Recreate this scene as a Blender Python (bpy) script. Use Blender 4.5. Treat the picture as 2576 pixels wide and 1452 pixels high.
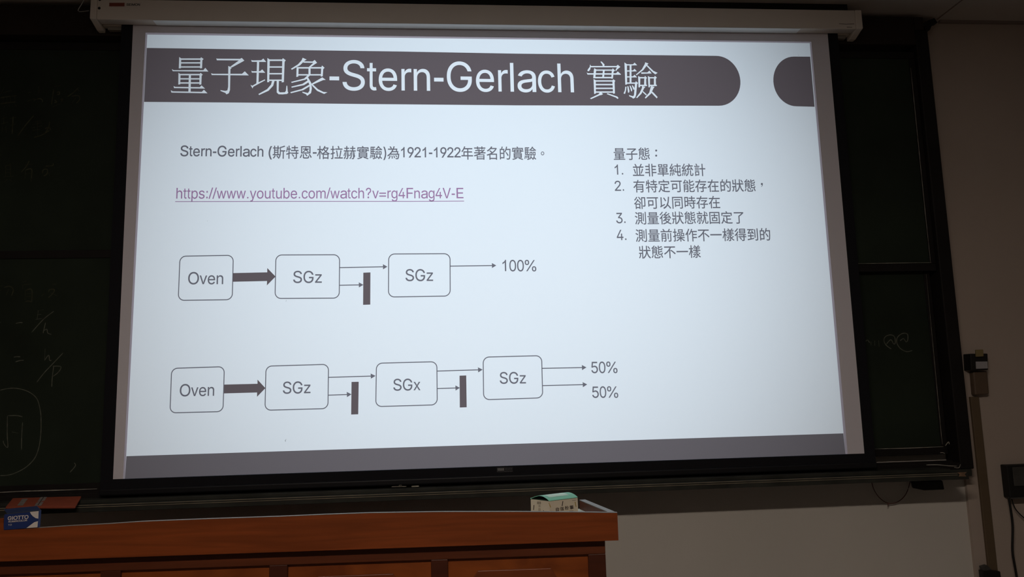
import bpy, bmesh, math, random
from mathutils import Vector, Matrix
from mathutils.geometry import delaunay_2d_cdt

# ------------------------------------------------------------------ scene
for _o in list(bpy.data.objects):
    bpy.data.objects.remove(_o, do_unlink=True)
SC = bpy.context.scene
COL = SC.collection
random.seed(7)

# ------------------------------------------------------------------ camera
IW, IH = 2576.0, 1452.0
FPX = 1904.638
YAW, PITCH, ROLL = 0.0814303, 0.1360586, -0.0264110
CAM = Vector((-0.17971, -2.77383, 1.25123))
_fw = Vector((math.sin(YAW) * math.cos(PITCH), math.cos(YAW) * math.cos(PITCH), math.sin(PITCH)))
_rt = Vector((math.cos(YAW), -math.sin(YAW), 0.0))
_up = _rt.cross(_fw)
RT = _rt * math.cos(ROLL) + _up * math.sin(ROLL)
UP = -_rt * math.sin(ROLL) + _up * math.cos(ROLL)
FW = _fw
cam_data = bpy.data.cameras.new('camera')
cam_data.sensor_width = 36.0
cam_data.lens = FPX / IW * 36.0
cam_data.clip_start = 0.02
camera = bpy.data.objects.new('camera', cam_data)
COL.objects.link(camera)
camera.matrix_world = Matrix(((RT.x, UP.x, -FW.x, CAM.x), (RT.y, UP.y, -FW.y, CAM.y),
                              (RT.z, UP.z, -FW.z, CAM.z), (0, 0, 0, 1)))
SC.camera = camera

# ------------------------------------------------------------------ world, lamps, exposure
world = bpy.data.worlds.new('world')
SC.world = world
world.use_nodes = True
world.node_tree.nodes['Background'].inputs[0].default_value = (0.02, 0.02, 0.02, 1)
world.node_tree.nodes['Background'].inputs[1].default_value = 0.0
SC.view_settings.view_transform = 'Standard'
SC.view_settings.look = 'None'
SC.view_settings.gamma = 1.0
SC.view_settings.exposure = 0.0
SC.view_settings.use_curve_mapping = False

PROJ = Vector((0.10, -3.55, 2.42))          # lens of the ceiling projector
PROJ_WATT = 522.0
CEIL_EMIT = 78.0                            # tube light over the front row
LAMP_COL = (1.0, 0.86, 0.74)

spot_data = bpy.data.lights.new('projector_beam', 'SPOT')
spot_data.energy = PROJ_WATT
spot_data.color = (0.72, 0.86, 1.0)
spot_data.shadow_soft_size = 0.0
spot_data.spot_size = math.radians(64)
spot_data.spot_blend = 1.0
spot = bpy.data.objects.new('projector_beam', spot_data)
COL.objects.link(spot)
spot.location = PROJ
spot.rotation_euler = (Vector((-0.06, 0.0, 1.76)) - PROJ).to_track_quat('-Z', 'Y').to_euler()


# ------------------------------------------------------------------ helpers
def ray(px, py):
    return (FW * FPX + RT * (px - IW / 2) - UP * (py - IH / 2)).normalized()


def on_y(px, py, y):
    """the point of the plane y = const that stands behind image point px, py"""
    d = ray(px, py)
    return CAM + d * ((y - CAM.y) / d.y)


def on_z(px, py, z):
    d = ray(px, py)
    return CAM + d * ((z - CAM.z) / d.z)


def on_plane(px, py, p, n):
    d = ray(px, py)
    return CAM + d * ((p - CAM).dot(n) / d.dot(n))


ORG = {}


def tag(o, label=None, cat=None, group=None, kind=None):
    if label: o['label'] = label
    if cat: o['category'] = cat
    if group: o['group'] = group
    if kind: o['kind'] = kind
    return o


def thing(name, loc, label, cat, group=None):
    o = bpy.data.objects.new(name, None)
    o.empty_display_size = 0.05
    COL.objects.link(o)
    o.location = Vector(loc)
    ORG[o] = Vector(loc)
    return tag(o, label, cat, group)


class MB:
    def __init__(self):
        self.v = []
        self.f = []

    def add(self, vs, fs):
        b = len(self.v)
        self.v += [Vector(p) for p in vs]
        self.f += [[b + i for i in f] for f in fs]
        return self

    def box(self, x0, x1, y0, y1, z0, z1):
        vs = [(x0, y0, z0), (x1, y0, z0), (x1, y1, z0), (x0, y1, z0),
              (x0, y0, z1), (x1, y0, z1), (x1, y1, z1), (x0, y1, z1)]
        return self.hexa(vs)

    def hexa(self, vs):
        return self.add(vs, [(0, 3, 2, 1), (4, 5, 6, 7), (0, 1, 5, 4), (1, 2, 6, 5), (2, 3, 7, 6), (3, 0, 4, 7)])

    def prism(self, pts, off):
        n = len(pts)
        off = Vector(off)
        pts = [Vector(p) for p in pts]
        vs = pts + [p + off for p in pts]
        fs = [list(range(n)), list(range(2 * n - 1, n - 1, -1))]
        fs += [(i, i + n, (i + 1) % n + n, (i + 1) % n) for i in range(n)]
        return self.add(vs, fs)

    def poly(self, pts):
        return self.add(pts, [list(range(len(pts)))])

    def tube(self, path, r, seg=8):
        path = [Vector(p) for p in path]
        n = len(path)
        rings = []
        for i, p in enumerate(path):
            t = (path[min(i + 1, n - 1)] - path[max(i - 1, 0)]).normalized()
            a = Vector((0, 0, 1)) if abs(t.z) < 0.9 else Vector((1, 0, 0))
            u = t.cross(a).normalized()
            w = t.cross(u)
            rings.append([p + (u * math.cos(2 * math.pi * k / seg) + w * math.sin(2 * math.pi * k / seg)) * r for k in range(seg)])
        vs = [q for g in rings for q in g]
        fs = []
        for i in range(n - 1):
            for k in range(seg):
                fs.append((i * seg + k, i * seg + (k + 1) % seg, (i + 1) * seg + (k + 1) % seg, (i + 1) * seg + k))
        fs.append(list(range(seg))[::-1])
        fs.append([(n - 1) * seg + k for k in range(seg)])
        return self.add(vs, fs)

    def build(self, name, mat, parent=None, bevel=0.0, seg=2, label=None, smooth=False):
        org = Vector((0, 0, 0))
        top = parent
        while top is not None and top not in ORG:
            top = top.parent
        if top is not None:
            org = ORG[top]
        me = bpy.data.meshes.new(name)
        me.from_pydata([tuple(p - org) for p in self.v], [], self.f)
        me.update()
        bm = bmesh.new()
        bm.from_mesh(me)
        bmesh.ops.recalc_face_normals(bm, faces=bm.faces)
        bm.to_mesh(me)
        bm.free()
        me.materials.append(mat)
        o = bpy.data.objects.new(name, me)
        COL.objects.link(o)
        if parent is not None:
            o.parent = parent
        if bevel:
            m = o.modifiers.new('bevel', 'BEVEL')
            m.width = bevel
            m.segments = seg
            m.limit_method = 'ANGLE'
        if smooth:
            for p in me.polygons: p.use_smooth = True
        if label: o['label'] = label
        return o


def struct(name, mb, mat):
    return tag(mb.build(name, mat), kind='structure')


# ------------------------------------------------------------------ materials
def material(name, col, rough=0.6, var=0.0, scale=6.0, bump=0.0, bscale=80.0, emit=None, spec=0.5, stretch=None, metal=0.0):
    m = bpy.data.materials.new(name)
    m.use_nodes = True
    nt = m.node_tree
    b = nt.nodes['Principled BSDF']
    b.inputs['Base Color'].default_value = (*col, 1)
    b.inputs['Roughness'].default_value = rough
    b.inputs['Metallic'].default_value = metal
    b.inputs['Specular IOR Level'].default_value = spec
    tc = nt.nodes.new('ShaderNodeTexCoord')
    src = tc.outputs['Object']
    if stretch:
        mp = nt.nodes.new('ShaderNodeMapping')
        mp.inputs['Scale'].default_value = stretch
        nt.links.new(src, mp.inputs['Vector'])
        src = mp.outputs['Vector']
    if var:
        n = nt.nodes.new('ShaderNodeTexNoise')
        n.inputs['Scale'].default_value = scale
        n.inputs['Detail'].default_value = 6
        nt.links.new(src, n.inputs['Vector'])
        r = nt.nodes.new('ShaderNodeValToRGB')
        r.color_ramp.elements[0].position = 0.3
        r.color_ramp.elements[1].position = 0.7
        r.color_ramp.elements[0].color = (*[c * (1 - var) for c in col], 1)
        r.color_ramp.elements[1].color = (*[min(1, c * (1 + var)) for c in col], 1)
        nt.links.new(n.outputs['Fac'], r.inputs['Fac'])
        nt.links.new(r.outputs['Color'], b.inputs['Base Color'])
    if bump:
        n2 = nt.nodes.new('ShaderNodeTexNoise')
        n2.inputs['Scale'].default_value = bscale
        n2.inputs['Detail'].default_value = 3
        nt.links.new(src, n2.inputs['Vector'])
        bp = nt.nodes.new('ShaderNodeBump')
        bp.inputs['Strength'].default_value = bump
        bp.inputs['Distance'].default_value = 0.002
        nt.links.new(n2.outputs['Fac'], bp.inputs['Height'])
        nt.links.new(bp.outputs['Normal'], b.inputs['Normal'])
    if emit:
        b.inputs['Emission Color'].default_value = (*emit[0], 1)
        b.inputs['Emission Strength'].default_value = emit[1]
    return m


def wood(name, c0, c1, rough=0.45, stretch=(1.5, 8, 26), scale=2.2):
    m = bpy.data.materials.new(name)
    m.use_nodes = True
    nt = m.node_tree
    b = nt.nodes['Principled BSDF']
    b.inputs['Roughness'].default_value = rough
    b.inputs['Specular IOR Level'].default_value = 0.3
    tc = nt.nodes.new('ShaderNodeTexCoord')
    mp = nt.nodes.new('ShaderNodeMapping')
    mp.inputs['Scale'].default_value = stretch
    n = nt.nodes.new('ShaderNodeTexNoise')
    n.inputs['Scale'].default_value = scale
    n.inputs['Detail'].default_value = 8
    n.inputs['Distortion'].default_value = 0.8
    r = nt.nodes.new('ShaderNodeValToRGB')
    r.color_ramp.elements[0].position = 0.32
    r.color_ramp.elements[1].position = 0.68
    r.color_ramp.elements[0].color = (*c0, 1)
    r.color_ramp.elements[1].color = (*c1, 1)
    nt.links.new(tc.outputs['Object'], mp.inputs['Vector'])
    nt.links.new(mp.outputs['Vector'], n.inputs['Vector'])
    nt.links.new(n.outputs['Fac'], r.inputs['Fac'])
    nt.links.new(r.outputs['Color'], b.inputs['Base Color'])
    return m


def scuffed_wall(name, col):
    """white paint with a few faint scuffs"""
    m = material(name, col, 0.85, 0.05, 1.3, 0.25, 160)
    nt = m.node_tree
    b = nt.nodes['Principled BSDF']
    old = b.inputs['Base Color'].links[0].from_socket
    tc = nt.nodes.new('ShaderNodeTexCoord')
    n = nt.nodes.new('ShaderNodeTexNoise')
    n.inputs['Scale'].default_value = 9
    n.inputs['Detail'].default_value = 9
    n.inputs['Roughness'].default_value = 0.75
    r = nt.nodes.new('ShaderNodeValToRGB')
    r.color_ramp.elements[0].position = 0.66
    r.color_ramp.elements[1].position = 0.80
    r.color_ramp.elements[0].color = (0, 0, 0, 1)
    r.color_ramp.elements[1].color = (0.55, 0.55, 0.55, 1)
    mx = nt.nodes.new('ShaderNodeMixRGB')
    mx.inputs[2].default_value = (col[0] * 0.5, col[1] * 0.48, col[2] * 0.45, 1)
    nt.links.new(tc.outputs['Object'], n.inputs['Vector'])
    nt.links.new(n.outputs['Fac'], r.inputs['Fac'])
    nt.links.new(r.outputs['Color'], mx.inputs[0])
    nt.links.new(old, mx.inputs[1])
    nt.links.new(mx.outputs[0], b.inputs['Base Color'])
    return m


M = {}
M['wall'] = scuffed_wall('wall_paint', (0.60, 0.57, 0.52))
M['pilaster'] = material('pilaster_paint', (0.425, 0.352, 0.298), 0.85, 0.05, 2, 0.2, 140)
M['ceiling'] = material('ceiling_paint', (0.55, 0.50, 0.46), 0.9, 0.04, 2)
M['seam'] = material('ceiling_seam', (0.25, 0.20, 0.18), 0.8)
M['floor'] = material('floor_tile', (0.14, 0.12, 0.105), 0.5, 0.1, 3)
M['board'] = material('chalkboard_green', (0.017, 0.024, 0.016), 0.75, 0.25, 3, spec=0.15)
M['board_frame'] = material('chalkboard_frame', (0.011, 0.009, 0.0085), 0.6, 0.2, 8, spec=0.2)
M['header'] = material('header_board', (0.024, 0.016, 0.012), 0.6, 0.2, 6, spec=0.2)
M['side_trim'] = material('side_trim', (0.15, 0.13, 0.10), 0.7, 0.1, 10)
M['case_foot'] = material('case_foot', (0.24, 0.215, 0.18), 0.6)
M['painted_slot_glow'] = material('painted_slot_glow', (0.86, 0.86, 0.84), 0.6)
M['tray'] = material('chalk_tray_paint', (0.030, 0.031, 0.026), 0.6, 0.3, 9, spec=0.2)
M['worn'] = material('worn_edge', (0.24, 0.20, 0.14), 0.7, 0.3, 20)
M['bare_wood'] = material('bare_wood', (0.20, 0.12, 0.07), 0.7, 0.3, 40)
M['chalk'] = material('chalk_line', (0.125, 0.130, 0.100), 0.9, 0.35, 60, spec=0.05)
M['chalk_faint'] = material('chalk_line_faint', (0.058, 0.060, 0.036), 0.9, 0.35, 60, spec=0.05)
M['dust'] = material('chalk_dust', (0.34, 0.32, 0.27), 0.9, 0.45, 30, spec=0.05)
M['fabric'] = material('screen_fabric', (0.74, 0.715, 0.775), 0.95, spec=0.05)
M['black_cloth'] = material('screen_black_border', (0.010, 0.010, 0.013), 0.8, spec=0.15)
M['bar'] = material('weight_bar', (0.008, 0.008, 0.010), 0.5, spec=0.25)
M['case'] = material('screen_case', (0.66, 0.58, 0.50), 0.6, 0.03, 4, spec=0.3)
M['hole'] = material('screw_hole', (0.01, 0.008, 0.006), 0.9)
M['badge_red'] = material('badge_red', (0.20, 0.035, 0.02), 0.6)
M['badge_dark'] = material('badge_dark', (0.03, 0.025, 0.02), 0.6)
M['badge_grey'] = material('badge_grey', (0.30, 0.30, 0.30), 0.6)
M['badge_dim'] = material('badge_dim', (0.13, 0.13, 0.135), 0.6)
M['wire'] = material('steel_wire', (0.35, 0.33, 0.30), 0.4, metal=0.6)
M['slide_white'] = material('slide_background', (0.82, 0.83, 0.83), 1.0, spec=0.0)
M['slide_edge'] = material('slide_edge', (0.36, 0.30, 0.315), 1.0, spec=0.0)
M['slide_dark'] = material('slide_dark', (0.134, 0.104, 0.107), 1.0, spec=0.0)
M['slide_footer'] = material('slide_footer', (0.156, 0.133, 0.137), 1.0, spec=0.0)
M['slide_text'] = material('slide_text', (0.160, 0.150, 0.168), 1.0, spec=0.0)
M['slide_link'] = material('slide_link', (0.36, 0.19, 0.33), 1.0, spec=0.0)
M['wood'] = wood('orange_wood', (0.165, 0.036, 0.007), (0.245, 0.054, 0.011))
M['wood_dark'] = wood('brown_wood', (0.050, 0.012, 0.005), (0.074, 0.018, 0.007))
M['wood_rail'] = wood('rail_wood', (0.085, 0.021, 0.007), (0.125, 0.031, 0.010))
M['wood_panel'] = wood('grained_wood', (0.15, 0.033, 0.007), (0.27, 0.066, 0.012), 0.4, (3, 3, 5), 2.6)
M['wood_field'] = wood('panel_field_wood', (0.13, 0.031, 0.009), (0.20, 0.048, 0.014), 0.4, (2, 6, 14), 2.2)
M['rim'] = material('pale_rim', (0.21, 0.205, 0.185), 0.5, 0.12, 20)
M['desk'] = material('desk_laminate', (0.56, 0.61, 0.52), 0.5, 0.05, 8)
M['card'] = material('box_card', (0.62, 0.55, 0.43), 0.75, 0.05, 25)
M['mint'] = material('mint_card', (0.22, 0.62, 0.46), 0.55, 0.05, 20)
M['mint_pale'] = material('mint_pale', (0.52, 0.74, 0.63), 0.5, 0.12, 40)
M['ink'] = material('dark_ink', (0.035, 0.02, 0.015), 0.8)
M['ink_yellow'] = material('yellow_ink', (0.34, 0.24, 0.03), 0.8)
M['ink_soft'] = material('soft_ink', (0.25, 0.21, 0.16), 0.8)
M['inside_shade'] = material('box_inside_shade', (0.03, 0.06, 0.04), 0.9)
M['blue'] = material('blue_card', (0.011, 0.029, 0.135), 0.5, 0.06, 30)
M['navy'] = material('navy_card', (0.012, 0.024, 0.075), 0.5, 0.2, 30)
M['white_ink'] = material('white_ink', (0.62, 0.57, 0.54), 0.7)
M['eraser'] = material('eraser_orange', (0.25, 0.048, 0.019), 0.8, 0.12, 30)
M['eraser_grey'] = material('eraser_grey', (0.20, 0.17, 0.15), 0.8, 0.2, 60)
M['felt'] = material('felt', (0.02, 0.016, 0.014), 1.0)
M['black'] = material('black_plastic', (0.012, 0.011, 0.010), 0.55, spec=0.3)
M['label'] = material('grey_sticker', (0.34, 0.33, 0.34), 0.7)
M['brass'] = material('dull_yellow', (0.22, 0.17, 0.07), 0.6)
M['tan'] = material('tan_plastic', (0.11, 0.072, 0.045), 0.6, 0.08, 12)
M['trunking'] = material('trunking', (0.115, 0.078, 0.043), 0.6, 0.08, 10)
M['far_wall'] = material('far_wall_paint', (0.32, 0.28, 0.24), 0.9, 0.05, 2)
M['red_wire'] = material('red_wire', (0.10, 0.035, 0.03), 0.6)
M['grey_dark'] = material('dark_grey', (0.05, 0.047, 0.042), 0.6, 0.3, 14)
M['lamp'] = material('lamp_diffuser', (0.8, 0.8, 0.8), 0.6, emit=(LAMP_COL, CEIL_EMIT))
M['lamp_case'] = material('lamp_case', (0.6, 0.6, 0.58), 0.6)


# ------------------------------------------------------------------ lettering
def fill(loops):
    """triangles of everything the closed loops wind around: overlaps become one flat piece"""
    pts, edges = [], []
    for P in loops:
        b = len(pts)
        pts += [Vector((q[0], q[1])) for q in P]
        edges += [(b + i, b + (i + 1) % len(P)) for i in range(len(P))]
    vo, _e, fo = delaunay_2d_cdt(pts, edges, [], 0, 0.02)[:3]
    vs = [(q.x, q.y) for q in vo]
    fs = []
    for t in fo:
        x = sum(vs[i][0] for i in t) / len(t)
        y = sum(vs[i][1] for i in t) / len(t)
        w = 0
        for P in loops:
            for i in range(len(P)):
                (ax, ay), (bx, by) = P[i], P[(i + 1) % len(P)]
                if (ay <= y) != (by <= y) and ax + (y - ay) / (by - ay) * (bx - ax) > x:
                    w += 1 if by > ay else -1
        if w:
            fs.append(list(t))
    return vs, fs


def strokes(mb, polys, conv, place):
    """one drawn character: its stroke outlines, merged"""
    loops = []
    for P in polys:
        s = sum(P[i][0] * P[(i + 1) % len(P)][1] - P[(i + 1) % len(P)][0] * P[i][1] for i in range(len(P)))
        loops.append(P if s > 0 else P[::-1])
    vs, fs = fill(loops)
    mb.add([place(*q) for q in conv(vs)], fs)


def outline(spec, bold):
    """polygons of one glyph from its Bezier loops, thickened by BOLD on every side"""
    loops = []
    for part in spec.split('|'):
        pts = [[float(v) for v in p.split(',')] for p in part.split(' ')]
        poly = []
        n = len(pts)
        for i in range(n):
            a, b = pts[i], pts[(i + 1) % n]
            p0, p1, p2, p3 = a[2:4], a[4:6], b[0:2], b[2:4]
            flat = abs((p1[0] - p0[0]) * (p3[1] - p0[1]) - (p1[1] - p0[1]) * (p3[0] - p0[0])) + \
                abs((p2[0] - p0[0]) * (p3[1] - p0[1]) - (p2[1] - p0[1]) * (p3[0] - p0[0]))
            m = 1 if flat < 60 else 5
            for k in range(m):
                t = k / m
                c = (1 - t) ** 3, 3 * t * (1 - t) ** 2, 3 * t * t * (1 - t), t ** 3
                q = [c[0] * p0[d] + c[1] * p1[d] + c[2] * p2[d] + c[3] * p3[d] for d in (0, 1)]
                if not poly or math.dist(poly[-1], q) > 2.5:
                    poly.append(q)
        while len(poly) > 3 and math.dist(poly[0], poly[-1]) < 2.5:
            poly.pop()
        loops.append(poly)
    area = lambda P: sum(P[i][0] * P[(i + 1) % len(P)][1] - P[(i + 1) % len(P)][0] * P[i][1] for i in range(len(P)))
    big = max(loops, key=lambda P: abs(area(P)))
    sgn = 1.0 if area(big) > 0 else -1.0
    if bold:
        out = []
        for P in loops:
            n = len(P)
            Q = []
            for i in range(n):
                a, b, c = P[i - 1], P[i], P[(i + 1) % n]
                l1, l2 = math.dist(a, b), math.dist(b, c)
                n1 = ((b[1] - a[1]) / l1, -(b[0] - a[0]) / l1)
                n2 = ((c[1] - b[1]) / l2, -(c[0] - b[0]) / l2)
                k = 1 + n1[0] * n2[0] + n1[1] * n2[1]
                k = max(k, 0.5)
                Q.append([b[d] + sgn * bold * (n1[d] + n2[d]) / k for d in (0, 1)])
            out.append(Q)
        loops = out
    return fill(loops)


CACHE = {}


def glyph(ch, bold):
    """outline of one character in 1/1000 em: (vertices, faces, advance)"""
    key = (ch, bold)
    if key in CACHE:
        return CACHE[key]
    if ch == ' ':
        CACHE[key] = ([], [], 278)
        return CACHE[key]
    if ch in GLYPHS:
        adv, spec = GLYPHS[ch]
        vs, fs = outline(spec, bold)
        CACHE[key] = (vs, fs, adv)
        return CACHE[key]
    adv = 1000
    cu = bpy.data.curves.new('glyph', 'FONT')
    cu.body = ch
    cu.size = 1000
    cu.resolution_u = 3
    cu.offset = bold
    ob = bpy.data.objects.new('glyph', cu)
    COL.objects.link(ob)
    dg = bpy.context.evaluated_depsgraph_get()
    me = bpy.data.meshes.new_from_object(ob.evaluated_get(dg))
    vs = [(v.co.x, v.co.y) for v in me.vertices]
    fs = [list(p.vertices) for p in me.polygons]
    bpy.data.objects.remove(ob, do_unlink=True)
    bpy.data.meshes.remove(me)
    bpy.data.curves.remove(cu)
    CACHE[key] = (vs, fs, adv)
    return CACHE[key]


def lettering(mb, text, p_left, p_right, em, up, place, bold=0.0):
    """lay TEXT from image point p_left to p_right (ends of its ink on the baseline); em: height of
    1000 units in image pixels; place: image point -> point of the surface; up: the surface's up"""
    x = 0.0
    allv, allf = [], []
    for ch in text:
        vs, fs, adv = glyph(ch, bold)
        b = len(allv)
        allv += [(px + x, py) for px, py in vs]
        allf += [[b + i for i in f] for f in fs]
        x += adv
    g0 = min(p[0] for p in allv)
    g1 = max(p[0] for p in allv)
    A, B = place(*p_left), place(*p_right)
    mid = ((p_left[0] + p_right[0]) / 2, (p_left[1] + p_right[1]) / 2)
    s = (place(mid[0], mid[1] - em / 2) - place(mid[0], mid[1] + em / 2)).length / 1000.0
    u = up.normalized()
    mb.add([A + (B - A) * ((gx - g0) / (g1 - g0)) + u * (gy * s) for gx, gy in allv], allf)


def smooth_path(pts, n=6):
    """Catmull-Rom through 2-D points"""
    if len(pts) < 3:
        return pts
    out = []
    for i in range(len(pts) - 1):
        p0, p1, p2, p3 = pts[max(i - 1, 0)], pts[i], pts[i + 1], pts[min(i + 2, len(pts) - 1)]
        for k in range(n):
            t = k / n
            out.append(tuple(0.5 * ((2 * p1[j]) + (-p0[j] + p2[j]) * t + (2 * p0[j] - 5 * p1[j] + 4 * p2[j] - p3[j]) * t * t
                                    + (-p0[j] + 3 * p1[j] - 3 * p2[j] + p3[j]) * t ** 3) for j in (0, 1)))
    out.append(pts[-1])
    return out


def ribbon(mb, pts, w, place, closed=False, taper=False):
    """a flat stroke of width w (image pixels) along 2-D points, laid on a surface"""
    n = len(pts)
    L, R = [], []
    for i in range(n):
        a = pts[(i - 1) % n] if closed or i > 0 else pts[i]
        b = pts[(i + 1) % n] if closed or i < n - 1 else pts[i]
        dx, dy = b[0] - a[0], b[1] - a[1]
        l = math.hypot(dx, dy) or 1.0
        k = w / 2
        if taper and i in (0, n - 1):
            k *= 0.35
        nx, ny = -dy / l * k, dx / l * k
        L.append(place(pts[i][0] + nx, pts[i][1] + ny))
        R.append(place(pts[i][0] - nx, pts[i][1] - ny))
    m = n if closed else n - 1
    mb.add(L + R, [(i, (i + 1) % n, n + (i + 1) % n, n + i) for i in range(m)])


def zoomed(ox, oy, s):
    return lambda pts: [(ox + x / s, oy + y / s) for x, y in pts]


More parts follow.
